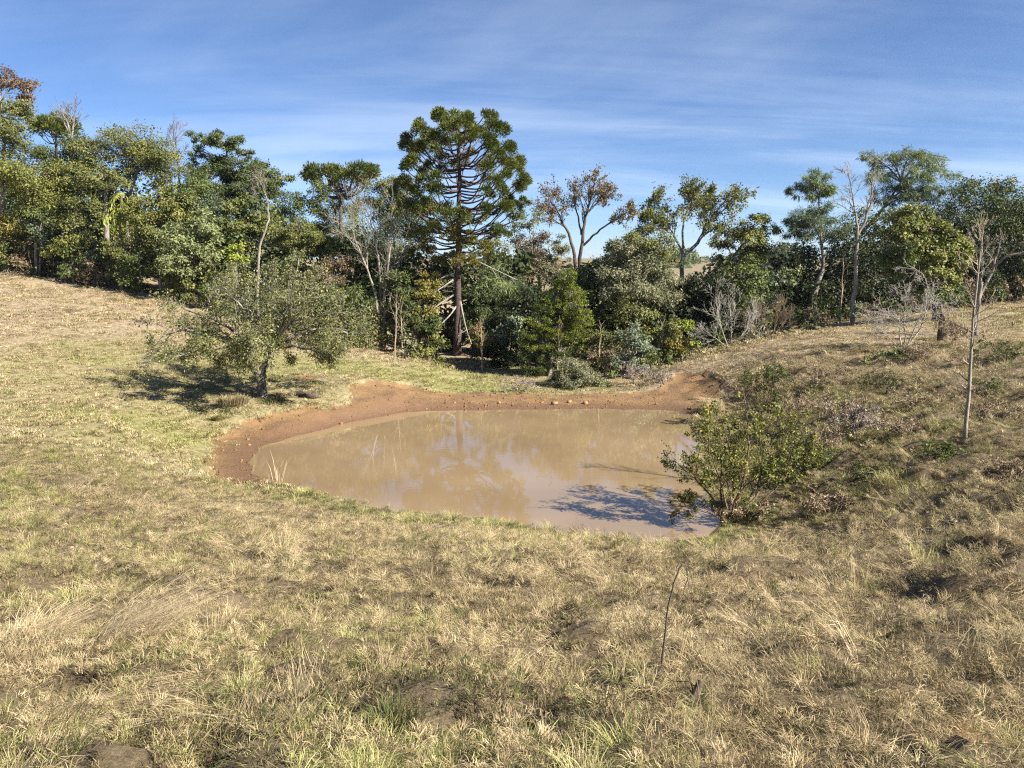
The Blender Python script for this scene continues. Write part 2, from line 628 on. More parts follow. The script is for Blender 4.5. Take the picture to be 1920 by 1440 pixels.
def green_field(x, y):
    g = fbm(x * 0.12, y * 0.10, 101, 3) + 0.35 * fbm(x * 0.7, y * 0.6, 111, 2)
    # greener sward on the left slope between the old tree and the wood, and on the damp ground below the pond
    for (cx, cy, rx, ry, w) in [(-13, 31, 8, 5, .42), (-6, 34, 7, 4, .55), (-11, 22, 3, 2, .5), (1.5, 11, 5, 4, .30), (-20, 27, 7, 3, .4), (9, 12, 3, 3, .25),
                                (-20, 44, 16, 7, -.7), (-16, 18, 6, 3, -.35), (-6, 14, 4, 2.5, -.30), (14, 33, 9, 4, -.35)]:
        g = g + w * np.exp(-((x - cx) / rx) ** 2 - ((y - cy) / ry) ** 2)
    return np.clip(0.26 + g * 0.75, 0, 1)


ggreen = green_field(gx, gy)
gwet = sstep(0.5 + 0.95 * gcl, 0.0, gsd + 0.25 * vnoise(gx * 2.3, gy * 2.3, 121)) * (gy < 200)
seep = np.exp(-((gx - 2.3) / 1.6) ** 2 - ((gy - 13.9) / 0.9) ** 2)
gwet = np.clip(gwet + 0.9 * seep, 0, 1)
grank = np.clip(sstep(19, 14, gy) + sstep(4.5, 7.0, gx) * sstep(30, 24, gy), 0, 1) * (gy > -30) + 0.55 * sstep(120, 200, gy)     # long unmown grass over thatch, darkened to paint the shade between tufts
nx, ny = len(xs), len(ys)
gi = np.arange(nx * ny).reshape(ny, nx)
gf = np.stack([gi[:-1, :-1], gi[:-1, 1:], gi[1:, 1:], gi[1:, :-1]], -1).reshape(-1, 4)
me = mesh('ground', np.stack([gx, gy, gz], 1), [gf], {'clay': gcl, 'green': ggreen, 'wet': gwet, 'rank': grank}, smooth=True)


def ground_material():
    mt, nt, N, L = nodes('ground')
    out = N('ShaderNodeOutputMaterial')
    p = N('ShaderNodeBsdfPrincipled')
    p.inputs['Specular IOR Level'].default_value = 0.2
    L(p.outputs[0], out.inputs[0])
    geo = N('ShaderNodeNewGeometry')

    def att(nm):
        a = N('ShaderNodeAttribute')
        a.attribute_name = nm
        return a.outputs['Fac']

    def noise(scale, det=5, rough=0.6, sc=(1, 1, 1)):
        mp = N('ShaderNodeMapping')
        mp.inputs['Scale'].default_value = sc
        L(geo.outputs['Position'], mp.inputs[0])
        n = N('ShaderNodeTexNoise')
        n.inputs['Scale'].default_value = scale
        n.inputs['Detail'].default_value = det
        n.inputs['Roughness'].default_value = rough
        L(mp.outputs[0], n.inputs['Vector'])
        return n.outputs[0]

    def mix(f, a, b):
        mx = N('ShaderNodeMix')
        mx.data_type = 'RGBA'
        if isinstance(f, float):
            mx.inputs['Factor'].default_value = f
        else:
            L(f, mx.inputs['Factor'])
        for k, v in (('A', a), ('B', b)):
            if isinstance(v, tuple):
                mx.inputs[k].default_value = (*v, 1)
            else:
                L(v, mx.inputs[k])
        return mx.outputs['Result']

    def rmp(v, cols, pos):
        r = ramp(N, cols, pos)
        L(v, r.inputs[0])
        return r.outputs[0]
    n1 = noise(5.0, 8, 0.7)
    n2 = noise(0.35, 4)
    n3 = noise(22.0, 6, 0.75)
    dry = rmp(n1, [(0.11, 0.085, 0.05), (0.29, 0.225, 0.135), (0.43, 0.355, 0.22)], [0.3, 0.5, 0.7])
    dry2 = rmp(n1, [(0.11, 0.085, 0.055), (0.32, 0.24, 0.16), (0.43, 0.34, 0.23)], [0.3, 0.52, 0.72])
    dry = mix(rmp(n2, [(0, 0, 0), (1, 1, 1)], [0.42, 0.6]), dry, dry2)
    grn = rmp(n1, [(0.10, 0.095, 0.035), (0.235, 0.215, 0.085), (0.34, 0.31, 0.13)], [0.3, 0.5, 0.7])
    turf = mix(att('green'), dry, grn)
    th = rmp(n3, [(0.045, 0.034, 0.021), (0.135, 0.10, 0.06), (0.26, 0.20, 0.12)], [0.3, 0.52, 0.72])  # brown thatch, its colour also carrying the shade of gaps in the grass
    rk = N('ShaderNodeMath')
    rk.operation = 'MULTIPLY'
    L(att('rank'), rk.inputs[0])
    rk.inputs[1].default_value = 0.85
    turf = mix(rk.outputs[0], turf, th)
    clay = rmp(n3, [(0.070, 0.043, 0.024), (0.220, 0.130, 0.060), (0.33, 0.205, 0.100)], [0.3, 0.5, 0.72])
    clay2 = rmp(noise(1.1, 5, 0.65), [(0.100, 0.070, 0.052), (0.225, 0.138, 0.065), (0.33, 0.215, 0.105)], [0.33, 0.5, 0.7])
    clay = mix(0.5, clay, clay2)
    # the clay edge breaks up in clods and roots
    ad = N('ShaderNodeMath')
    ad.operation = 'ADD'
    L(att('clay'), ad.inputs[0])
    sb = N('ShaderNodeMath')
    sb.operation = 'MULTIPLY_ADD'
    L(noise(3.0, 6, 0.7), sb.inputs[0])
    sb.inputs[1].default_value = 0.9
    sb.inputs[2].default_value = -0.45
    L(sb.outputs[0], ad.inputs[1])
    cf = rmp(ad.outputs[0], [(0, 0, 0), (1, 1, 1)], [0.42, 0.60])
    col = mix(cf, turf, clay)
    wetc = mix(att('clay'), (0.06, 0.05, 0.032), (0.15, 0.088, 0.052))
    wm = N('ShaderNodeMath')
    wm.operation = 'MULTIPLY'
    L(att('wet'), wm.inputs[0])
    wm.inputs[1].default_value = 0.93
    col = mix(wm.outputs[0], col, wetc)
    L(col, p.inputs['Base Color'])
    rr = N('ShaderNodeMapRange')
    L(att('wet'), rr.inputs['Value'])
    rr.inputs['To Min'].default_value = 0.95
    rr.inputs['To Max'].default_value = 0.45
    L(rr.outputs[0], p.inputs['Roughness'])
    bp = N('ShaderNodeBump')
    bp.inputs['Strength'].default_value = 0.8
    bp.inputs['Distance'].default_value = 0.06
    L(n1, bp.inputs['Height'])
    bp2 = N('ShaderNodeBump')
    bp2.inputs['Strength'].default_value = 0.7
    bp2.inputs['Distance'].default_value = 0.06
    L(n3, bp2.inputs['Height'])
    L(bp.outputs[0], bp2.inputs['Normal'])
    L(bp2.outputs[0], p.inputs['Normal'])
    return mt


tag(obj('ground', me, ground_material()), 'sloping pasture of dry and green grass around a clay-banked pond', 'ground', kind='structure')

# water: muddy, nearly still
wx = axis([(-9.5, 7.5, 0.5, 0.5)])
wy = axis([(12.5, 30.5, 0.5, 0.5)])
WX, WY = np.meshgrid(wx, wy)
wi = np.arange(WX.size).reshape(WX.shape)
me = mesh('water', np.stack([WX.ravel(), WY.ravel(), np.zeros(WX.size)], 1),
          [np.stack([wi[:-1, :-1], wi[:-1, 1:], wi[1:, 1:], wi[1:, :-1]], -1).reshape(-1, 4)], smooth=True)


def water_material():
    mt, nt, N, L = nodes('muddy_water')
    out = N('ShaderNodeOutputMaterial')
    p = N('ShaderNodeBsdfPrincipled')
    p.inputs['Base Color'].default_value = (0.36, 0.245, 0.125, 1)
    p.inputs['Roughness'].default_value = 0.0
    p.inputs['IOR'].default_value = 1.75
    geo = N('ShaderNodeNewGeometry')
    n0 = N('ShaderNodeTexNoise')
    n0.inputs['Scale'].default_value = 0.25
    n0.inputs['Detail'].default_value = 3
    L(geo.outputs['Position'], n0.inputs['Vector'])
    r = ramp(N, [(0.215, 0.150, 0.084), (0.275, 0.196, 0.110)], [0.35, 0.65])
    L(n0.outputs[0], r.inputs[0])
    L(r.outputs[0], p.inputs['Base Color'])
    mp = N('ShaderNodeMapping')
    mp.inputs['Scale'].default_value = (0.7, 1.6, 1)
    L(geo.outputs['Position'], mp.inputs[0])
    n = N('ShaderNodeTexNoise')
    n.inputs['Scale'].default_value = 5.0
    n.inputs['Detail'].default_value = 3
    L(mp.outputs[0], n.inputs['Vector'])
    # a light breeze ruffles parts of the surface only
    n2 = N('ShaderNodeTexNoise')
    n2.inputs['Scale'].default_value = 0.3
    L(geo.outputs['Position'], n2.inputs['Vector'])
    mr = N('ShaderNodeMapRange')
    mr.inputs['From Min'].default_value = 0.4
    mr.inputs['From Max'].default_value = 0.65
    mr.inputs['To Min'].default_value = 0.02
    mr.inputs['To Max'].default_value = 0.10
    L(n2.outputs[0], mr.inputs['Value'])
    bp = N('ShaderNodeBump')
    bp.inputs['Distance'].default_value = 0.012
    L(mr.outputs[0], bp.inputs['Strength'])
    L(n.outputs[0], bp.inputs['Height'])
    L(bp.outputs[0], p.inputs['Normal'])
    L(p.outputs[0], out.inputs[0])
    return mt


tag(obj('water', me, water_material()), 'still muddy brown pond water', 'pond', kind='structure')
#@@TREES
# ------------------------------------------------------------------ trees
EDGE = [(-200, 54), (0, 52), (150, 50), (310, 47.5), (450, 43.5), (650, 41), (760, 40), (870, 39), (960, 37), (1040, 36), (1200, 35.5), (1300, 36.5), (1440, 40), (1600, 43), (1900, 44), (2100, 44)]   # wood edge: column, distance
LAND = [(12, 'reddish-topped tall tree'), (66, 'dense yellow-green tree'), (105, 'small dark araucaria top'), (133, 'pale bare treetop'), (178, 'feathery white-stemmed young tree'), (230, 'bright drooping fronds'),
        (305, 'yellow-olive spreading tree'), (350, 'pale green airy tree'), (420, 'stacked umbrella tree'), (485, 'white bent trunk'), (545, 'light green rounded bush'), (572, 'dome-shaped tree'), (640, 'slender araucaria'), (716, 'white many-stemmed tree'),
        (770, 'shaggy golden tree'), (857, 'great araucaria'), (930, 'feathery clump by the araucaria'), (1040, 'conical conifer'), (1085, 'rusty forked tree'), (1135, 'olive-brown drooping bush'), (1185, 'silver-leaved shrub'),
        (1280, 'yellow-leaved bush'), (1372, 'bare grey bush'), (1446, 'brown bare bush'), (1528, 'feathery domed tree'), (1600, 'white slim forked trunk'), (1750, 'round bright tree'), (1832, 'dead snag'), (1900, 'huge dark right-hand tree')]
SAID = set()


def beside(fmt, px, under):
    """a label by the nearest landmark that no other thing has"""
    for lx, ph in sorted(LAND, key=lambda a: abs(a[0] - px)):
        rel = under if abs(px - lx) < 14 else ('just left of' if px < lx else 'just right of')
        t = fmt % (rel + ' the ' + ph)
        if t not in SAID:
            SAID.add(t)
            return t


def curve_pts(a, b, sag, n, rg, wob=0.05):
    """bent path from a to b: leaves a steeply, arrives flatter (sag>0) with small kinks"""
    t = np.linspace(0, 1, n)[:, None]
    mid = (a + b) * 0.5 + np.array((0, 0, 1.0)) * sag
    p = (1 - t) ** 2 * a + 2 * t * (1 - t) * mid + t * t * b
    L = np.linalg.norm(b - a)
    k = rg.normal(0, wob * L, (n, 3)) * np.sin(np.pi * t) ** 0.7
    return p + k


def leaf_tree(name, label, cat, px, D, crowns, bark='grey', tr=None, group=None, leaf=(0.140, 0.072), lai=1.12, style='broad', sub=None,
              clump=0.41, path=None, seed=None, twigs=0, limbs=True, flat=0.62, crown_name='crown', dd=0.0, multi=1, grow_by=1.14, shell=False):
    """a tree: root at its foot, a trunk with limbs, and crowns of leaves. crowns = [(palette, [(px,py,rx,ry[,dy])...]), ...]"""
    rg = np.random.default_rng(zlib.crc32(('%s %.1f %.1f' % (label, px, D)).encode()) if seed is None else seed)
    if px < 800:
        D = max(D, np.interp(px, [a for a, _ in EDGE], [b for _, b in EDGE]) + 0.4)     # the wood stops at the pasture's edge
    base = ground_at(px, D)
    root = empty(name, base)
    tag(root, label, cat, group)
    tb = Tubes()
    s = D / F
    allE = []
    for pal, els in crowns:
        for e in els:
            c = P(e[0], e[1], D + (e[4] if len(e) > 4 else 0.0) + rg.normal(0, 0.25) * e[2] * s)
            R = np.array((e[2] * s, e[2] * s * 0.95, e[3] * s)) * grow_by
            allE.append((pal, c, R))
    cc = np.mean([e[1] for e in allE], 0)
    top = max(e[1][2] + e[2][2] for e in allE)
    low = min(e[1][2] - e[2][2] for e in allE)
    hgt = top - base[2]
    r0 = tr if tr else max(0.05, 0.018 * hgt)
    # trunk
    if path:
        tp = np.array([P(a, b, D + (c if c is not None else 0)) for a, b, c in path])
        tp[0, 2] = min(tp[0, 2], base[2] - 0.05)
        if len(tp) < 3:
            tp = np.array([tp[0], tp.mean(0), tp[1]])
        base0 = tp[0].copy()
    else:
        fork = cc * 0.5 + base * 0.5
        fork[2] = max(base[2] + 0.28 * hgt, low + 0.15 * (top - low))
        topp = cc.copy()
        topp[2] = top - 0.25 * (top - low)
        tp = np.array([base - (0, 0, 0.15), base * 0.75 + fork * 0.25 + rg.normal(0, .012 * hgt, 3), fork, fork * 0.5 + topp * 0.5 + rg.normal(0, .02 * hgt, 3), topp])
    m = len(tp)
    rad = r0 * (1 - 0.8 * np.linspace(0, 1, m) ** 0.9)
    rad[0] *= 1.25
    fine = np.linspace(0, m - 1, m * 3)
    tpf = np.stack([np.interp(fine, np.arange(m), tp[:, k]) for k in range(3)], 1)
    tpf[1:-1] = (tpf[:-2] + 2 * tpf[1:-1] + tpf[2:]) / 4 + rg.normal(0, 0.02 * r0 + 0.008, (m * 3 - 2, 3))
    tb.add(tpf, np.interp(fine, np.arange(m), rad), 7)
    for q in range(multi - 1):
        off = rg.normal(0, 1, 3) * (0.25, 0.25, 0)
        t2 = tpf + off + (np.linspace(0, 1, len(tpf)) ** 1.3)[:, None] * rg.normal(0, 1, 3) * (0.07 * hgt, 0.07 * hgt, 0.0)
        tb.add(t2, np.interp(fine, np.arange(m), rad) * rg.uniform(.5, .9), 5)
    bypal = {}
    for pal, c, R in allE:
        Rm = (R[0] * R[2]) ** 0.5
        ns = sub if sub else int(np.clip(7 + Rm * Rm * 4.5, 8, 34))
        d = nrm(rg.normal(0, 1, (ns, 3)))
        rr = rg.uniform(0.72, 0.95, (ns, 1)) if shell else rg.uniform(0.35, 0.92, (ns, 1)) ** 0.7
        sc = c + d * rr * R
        sr = clump * Rm * rg.uniform(0.65, 1.3, ns)
        # limbs
        if limbs:
            q = tpf[:, 2]
            lowk = np.searchsorted(q, c[2] - R[2] * 0.8 - 0.05 * hgt)
            ai = int(np.clip(lowk + rg.integers(0, 3), len(tpf) // 4, len(tpf) - 1))
            a = tpf[ai]
            rl = r0 * 0.42 * (1 - 0.4 * ai / len(tpf))
            lp = curve_pts(a, c + (0, 0, R[2] * 0.2), 0.12 * np.linalg.norm(c - a), 7, rg, 0.035)
            tb.add(lp, np.linspace(rl, rl * 0.3, 7), 5)
            for j in range(ns):
                k = rg.integers(2, 7)
                b = curve_pts(lp[k], sc[j], 0.08 * Rm, 4, rg, 0.05)
                rb = max(0.012, rl * 0.35 * (1 - k / 12))
                tb.add(b, np.linspace(rb, rb * 0.3, 4), 3)
        LL, WW = leaf
        n = int(1.75 * lai * math.pi * R[0] * R[2] / (0.5 * LL * WW))
        w = sr ** 2
        w = w / w.sum()
        si = rg.choice(ns, n, p=w)
        # sprays inside each clump
        ks = 12
        sp = nrm(rg.normal(0, 1, (ns, ks, 3))) * rg.uniform(0.3, 1.0, (ns, ks, 1)) * np.array((1, 1, flat))
        sj = rg.integers(0, ks, n)
        spc = sc[si] + sp[si, sj] * sr[si][:, None]
        jit = rg.normal(0, 1, (n, 3)) * np.array((1, 1, 0.75)) * (0.30 * sr[si])[:, None]
        p = spc + jit
        out = nrm(p - sc[si] + 0.5 * (p - c) / max(Rm, .1))
        up = np.array((0, 0, 1.0))
        if style == 'feather':
            ax = nrm(out * 0.7 + rg.normal(0, 0.45, (n, 3)) + np.array((0, 0, -0.55)))
            nr = nrm(rg.normal(0, 1, (n, 3)) + out * 0.5 + up * 0.6)
        elif style == 'upright':
            ax = nrm(out * 0.6 + rg.normal(0, 0.4, (n, 3)) + up * 0.7)
            nr = nrm(rg.normal(0, 1, (n, 3)) + out * 0.8)
        else:
            nr = nrm(up * 0.55 + out * 0.75 + rg.normal(0, 0.65, (n, 3)))
            ax = nrm(np.cross(nr, rg.normal(0, 1, (n, 3))) + out * 0.5 - up * 0.25)
        tint = np.clip(0.46 + 0.15 * rg.normal(0, 1, ns)[si] + 0.13 * rg.normal(0, 1, (ns, ks))[si, sj] + 0.16 * rg.normal(0, 1, n), 0, 1)
        LLv = LL * rg.uniform(0.6, 1.35, n)
        bypal.setdefault(pal, []).append((p, ax, nr, LLv, LLv * WW / LL, tint))
        if twigs:
            nt_ = int(.6 * twigs * ns * ks)
            a_ = rg.integers(0, ns, nt_)
            b_ = rg.integers(0, ks, nt_)
            e_ = sc[a_] + sp[a_, b_] * sr[a_][:, None] * 1.25
            st = sc[a_] + rg.normal(0, .15, (nt_, 3)) * sr[a_][:, None]
            for q in range(nt_):
                tb.add(curve_pts(st[q], e_[q], 0.05, 3, rg, 0.06), (0.016, 0.012, 0.006), 3)
    for pal, ls in bypal.items():
        arr = [np.concatenate([l[i] for l in ls]) for i in range(6)]
        obj(crown_name, leaf_mesh(crown_name, *arr[:5], arr[5], base), LM(pal), root)
    tb.build('trunk', BK[bark], root, base)
    return root


def grow(tb, p, d, L, r, lev, rg, prm, tips):
    n = 5 if lev > 0 else 4
    pts = [p]
    st = L / (n - 1)
    d = np.array(d, dtype=float)
    for i in range(n - 1):
        d = d + rg.normal(0, prm['kink'], 3) + np.array((0, 0, prm['trop']))
        d = d / np.linalg.norm(d)
        pts.append(pts[-1] + d * st)
    pts = np.array(pts)
    rad = np.linspace(r, max(r * prm.get('taper', 0.4), prm['rmin'] * 0.5), n)
    tb.add(pts, rad, 5 if r > 0.05 else (4 if r > 0.02 else 3))
    if lev == 0:
        tips.append(pts)
        return
    nc = prm['n'][lev] if isinstance(prm['n'], dict) else prm['n']
    nc = max(1, int(nc + rg.integers(-1, 2)))
    for k in range(nc):
        t = prm.get('t0', 0.3) + (1 - prm.get('t0', 0.3)) * (k + rg.uniform(0.2, 1.0)) / nc
        t = min(t, 0.999)
        f = t * (n - 1)
        i = int(f)
        q = pts[i] + (pts[i + 1] - pts[i]) * (f - i)
        dd = pts[min(i + 1, n - 1)] - pts[i]
        dd = dd / np.linalg.norm(dd)
        perp = np.cross(dd, rg.normal(0, 1, 3))
        perp = perp / np.linalg.norm(perp)
        an = prm['ang'] * rg.uniform(0.7, 1.25)
        nd = dd * math.cos(an) + perp * math.sin(an)
        nL = L * prm['lr'] * rg.uniform(0.65, 1.25) * (1.1 - 0.35 * t)
        nr_ = max(prm['rmin'], np.interp(t, (0, 1), (r, rad[-1])) * prm.get('rr', 0.6))
        grow(tb, q, nd, nL, nr_, lev - 1, rg, prm, tips)


def bare_tree(name, label, cat, px, D, stems, prm, bark='pale', lev=3, group=None, seed=1, leaves=None, foot=None):
    """leafless tree or bush. stems = list of ([(px,py,dd)...], r0, child length m, number of children, first child at)"""
    rg = np.random.default_rng(seed)
    base = ground_at(px, D)
    root = empty(name, base)
    tag(root, label, cat, group)
    tb = Tubes()
    tips = []
    for st in stems:
        path, r0, cl, nc, t0 = st[:5]
        pts = np.array([P(a, b, D + c) for a, b, c in path])
        if len(st) < 6:
            pts[0] = base + (pts[0] - base) * (1, 1, 0) + (0, 0, -0.08)
        m = len(pts)
        fine = np.linspace(0, m - 1, max(7, m * 3))
        pf = np.stack([np.interp(fine, np.arange(m), pts[:, k]) for k in range(3)], 1)
        pf[1:-1] = (pf[:-2] + 2 * pf[1:-1] + pf[2:]) / 4 + rg.normal(0, 0.25 * r0, (len(pf) - 2, 3))
        rad = r0 * (1 - 0.82 * np.linspace(0, 1, len(pf)) ** 1.1)
        tb.add(pf, rad, 7)
        for k in range(nc):
            t = t0 + (1 - t0) * (k + rg.uniform(0.1, 0.9)) / nc
            f = min(t, 0.995) * (len(pf) - 1)
            i = int(f)
            q = pf[i] + (pf[i + 1] - pf[i]) * (f - i)
            dd = nrm(pf[min(i + 1, len(pf) - 1)] - pf[i])
            perp = nrm(np.cross(dd, rg.normal(0, 1, 3)))
            an = prm.get('ang0', prm['ang']) * rg.uniform(0.75, 1.2)
            nd = dd * math.cos(an) + perp * math.sin(an)
            grow(tb, q, nd, cl * rg.uniform(0.7, 1.2) * (1.15 - 0.45 * t), max(prm['rmin'], rad[i] * 0.5), lev - 1, rg, prm, tips)
        grow(tb, pf[-1], nrm(pf[-1] - pf[-2]), cl * 0.6, max(prm['rmin'], rad[-1]), lev - 2 if lev > 2 else 0, rg, prm, tips)
    tb.build('trunk', BK[bark], root, base)
    if leaves:
        for pal, per, LL, WW, keep in leaves:
            tp = [t for t in tips if keep(t[-1], rg)]
            if not tp:
                continue
            T = np.array(tp)
            m = len(T)
            n = int(m * per)
            i = rg.integers(0, m, n)
            f = rg.uniform(0.15, 1.0, n) * (T.shape[1] - 1)
            k = np.minimum(f.astype(int), T.shape[1] - 2)
            a = T[i, k]
            b = T[i, k + 1]
            p = a + (b - a) * (f - k)[:, None] + rg.normal(0, LL * 0.6, (n, 3))
            dd = nrm(b - a)
            ax = nrm(dd * 0.5 + rg.normal(0, 0.7, (n, 3)) - np.array((0, 0, 0.25)))
            nr = nrm(np.array((0, 0, 0.8)) + rg.normal(0, 0.6, (n, 3)))
            tint = np.clip(0.45 + 0.18 * rg.normal(0, 1, m)[i] + 0.18 * rg.normal(0, 1, n), 0, 1)
            Lv = LL * rg.uniform(0.6, 1.3, n)
            obj('foliage', leaf_mesh('foliage', p, ax, nr, Lv, Lv * WW / LL, tint, base), LM(pal), root)
    return root


# ---- the great araucaria and its lesser one
def tuft_leaves(c, r, dirs, n, rg, L, W):
    """brush of stiff upswept branchlets"""
    d = nrm(rg.normal(0, 1, (n, 3)) * np.array((1, 1, 0.8)) + dirs * 0.55)
    p = c + d * r * rg.uniform(0.25, 0.95, (n, 1))
    ax = nrm(d * 0.75 + dirs * 0.55 + rg.normal(0, 0.28, (n, 3)))
    nr = nrm(rg.normal(0, 1, (n, 3)) + d * 0.4)
    Lv = L * rg.uniform(0.6, 1.3, n)
    return p, ax, nr, Lv, np.full(n, W) * rg.uniform(0.7, 1.3, n)


def araucaria(label, px, D, trunk_px, whorls, r0, tuft_r, per, seed, extra=(), dead=(), Lb=0.15, Wb=0.05, pal='araucaria', poms=()):
    rg = np.random.default_rng(seed)
    base = ground_at(px, D)
    root = empty('araucaria_tree', base)
    tag(root, label, 'conifer')
    tp = np.array([P(a, b, D) for a, b in trunk_px])
    tp[0] = base - (0, 0, 0.2)
    m = len(tp)
    fine = np.linspace(0, m - 1, m * 4)
    tf = np.stack([np.interp(fine, np.arange(m), tp[:, k]) for k in range(3)], 1)
    tf[1:-1] += rg.normal(0, 0.012, (len(tf) - 2, 3))
    tb = Tubes()
    tb.add(tf, r0 * (1.0 - 0.72 * np.linspace(0, 1, len(tf)) ** 1.2) * rg.uniform(.94, 1.06, len(tf)), 10)
    tb.build('trunk', BK['araucaria'], root, base)
    lims = []
    groups = {pal: [], 'gold': []}
    s = D / F
    for (ya, R, rise, nb, stems_in, col, ph) in whorls:
        a0 = np.array((np.interp(P(px, ya, D)[2], tf[:, 2], tf[:, 0]), np.interp(P(px, ya, D)[2], tf[:, 2], tf[:, 1]), P(px, ya, D)[2]))
        for k in range(nb):
            az = 2 * math.pi * (k + ph) / nb + rg.normal(0, 0.16)
            if ya > 285 and math.sin(az) < -.75 and nb == 6:
                continue                      # few limbs reach straight out towards the pond: the trunk shows
            hd = np.array((math.cos(az), math.sin(az), 0))
            Lr = R * s * rg.uniform(0.82, 1.08)
            rs = rise * s * rg.uniform(0.8, 1.2)
            a = a0 + (0, 0, rg.normal(0, 0.10))
            n = 9
            t = np.linspace(0, 1, n)
            droop = -0.06 * Lr
            pts = a + hd * (Lr * (t ** 0.95))[:, None]
            pts[:, 2] += droop * np.sin(np.pi * np.minimum(t * 1.3, 1)) + rs * t ** 2.4
            side = np.array((-hd[1], hd[0], 0))
            pts += side * (np.sin(t * 3) * rg.normal(0, 0.05 * Lr))[:, None]
            bt = Tubes()
            lims.append(bt)
            bt.add(pts, np.linspace(0.065, 0.03, n) * (0.6 + 0.4 * min(1, Lr / 3)), 5)
            tufts = [(pts[-1], 1.0)]
            for q in range(int(stems_in + rg.random())):
                f = rg.uniform(0.60, 0.98)
                i = f * (n - 1)
                i0 = int(i)
                b = pts[i0] + (pts[min(i0 + 1, n - 1)] - pts[i0]) * (i - i0)
                sd = side * rg.choice((-1, 1)) * rg.uniform(0.25, 0.95)
                e = b + sd * (0.22 * Lr + 0.22) + hd * rg.uniform(0, 0.3) + np.array((0, 0, rg.uniform(0.25, 0.62) * (0.5 + tuft_r)))
                bt.add(curve_pts(b, e, -0.12, 5, rg, 0.03), np.linspace(0.03, 0.018, 5), 4)
                tufts.append((e, rg.uniform(0.6, 0.95)))
            for c, q in tufts:
                r = tuft_r * q * rg.uniform(0.85, 1.15)
                n_ = int(per * q * q)
                dirs = nrm(hd * 0.55 + np.array((0, 0, 1.0)))
                z = tuft_leaves(c, r, dirs, n_, rg, Lb, Wb)
                tint = np.clip(0.42 + rg.normal(0, 0.14) + rg.normal(0, 0.17, n_), 0, 1)
                groups[col].append((*z, tint))
    for (qx, qy, qd, r) in poms:                 # each pom-pom ends a limb that leaves the trunk lower down and sweeps up
        c = P(qx, qy, D + qd)
        ax0 = np.array((np.interp(c[2], tf[:, 2], tf[:, 0]), np.interp(c[2], tf[:, 2], tf[:, 1])))
        Lr = float(np.hypot(*(c[:2] - ax0)))
        za = min(c[2] - .30 - .34 * Lr, tf[-1, 2] - .05)
        a = np.array((ax0[0], ax0[1], za))
        t = np.linspace(0, 1, 9)
        pts = a + (c - a) * np.array((1, 1, 0)) * (t ** .9)[:, None]
        pts[:, 2] = za - .05 * Lr * np.sin(np.pi * np.minimum(1, t * 1.4)) + (c[2] - za) * t ** 2.3
        pts[1:-1] += rg.normal(0, .02, (7, 3))
        bt = Tubes()
        lims.append(bt)
        bt.add(pts, np.linspace(.05, .026, 9), 5)
        dirs = nrm((c - a) * np.array((.5, .5, 0)) + np.array((0, 0, 1.2)))
        n_ = int(560 * (r / .5) ** 2)
        d = nrm(rg.normal(0, 1, (n_, 3)) + dirs * .35)
        p = c + d * r * rg.uniform(.15, .78, (n_, 1)) * np.array((1, 1, .85))
        ax = nrm(d * .8 + dirs * .6 + rg.normal(0, .3, (n_, 3)))
        groups[pal].append((p, ax, nrm(d + rg.normal(0, .6, (n_, 3))), .17 * rg.uniform(.6, 1.3, n_), .05 * rg.uniform(.7, 1.3, n_), np.clip(.45 + rg.normal(0, .12) + rg.normal(0, .18, n_), 0, 1)))
    for (ex, ey, er, ed, col) in extra:          # shoots along the lower trunk
        c = P(ex, ey, D + ed)
        att = np.array((np.interp(c[2] - 0.3, tf[:, 2], tf[:, 0]), np.interp(c[2] - 0.3, tf[:, 2], tf[:, 1]), c[2] - 0.35))
        bt = Tubes()
        lims.append(bt)
        bt.add(curve_pts(att, c, -0.15, 6, rg, 0.03), np.linspace(0.05, 0.02, 6), 4)
        R = er * s
        for q in range(max(3, int(R * R * 11))):
            cc = c + nrm(rg.normal(0, 1, 3)) * rg.uniform(0.2, 0.95) * R * np.array((1, 1, .8))
            n_ = int(per * 0.55)
            z = tuft_leaves(cc, 0.33 * max(R, .5), nrm(np.array((0, 0, 1.0)) + nrm(cc - c) * 0.5), n_, rg, Lb * 0.8, Wb)
            tint = np.clip(0.45 + rg.normal(0, 0.15) + rg.normal(0, 0.17, n_), 0, 1)
            groups[col].append((*z, tint))
        bt.add(curve_pts(c, c + (0, 0, R * .6), 0, 3, rg, 0.05), (0.02, 0.015, 0.01), 3)
    for bt in lims:
        bt.build('limb', BK['araucaria'], root, base)
    if dead:
        for path in dead:
            dt = Tubes()
            pts = np.array([P(a, b, D + c) for a, b, c in path])
            f = np.linspace(0, len(pts) - 1, 9)
            pf = np.stack([np.interp(f, np.arange(len(pts)), pts[:, k]) for k in range(3)], 1)
            pf[1:-1] = (pf[:-2] + 2 * pf[1:-1] + pf[2:]) / 4
            dt.add(pf, np.linspace(0.06, 0.02, 9), 5)
            tips = []
            for q in (5, 7):
                grow(dt, pf[q], nrm(pf[q] - pf[q - 1] + rg.normal(0, .5, 3)), 0.7, 0.02, 1, rg, dict(kink=.15, trop=-.05, n=2, ang=.7, lr=.6, rmin=.012), tips)
            dt.build('dead_limb', BK['twig'], root, base)
    for col, ls in groups.items():
        if ls:
            arr = [np.concatenate([l[i] for l in ls]) for i in range(6)]
            obj('crown', leaf_mesh('crown', *arr[:5], arr[5], base, fold=0.05), LM(col), root)
    return root


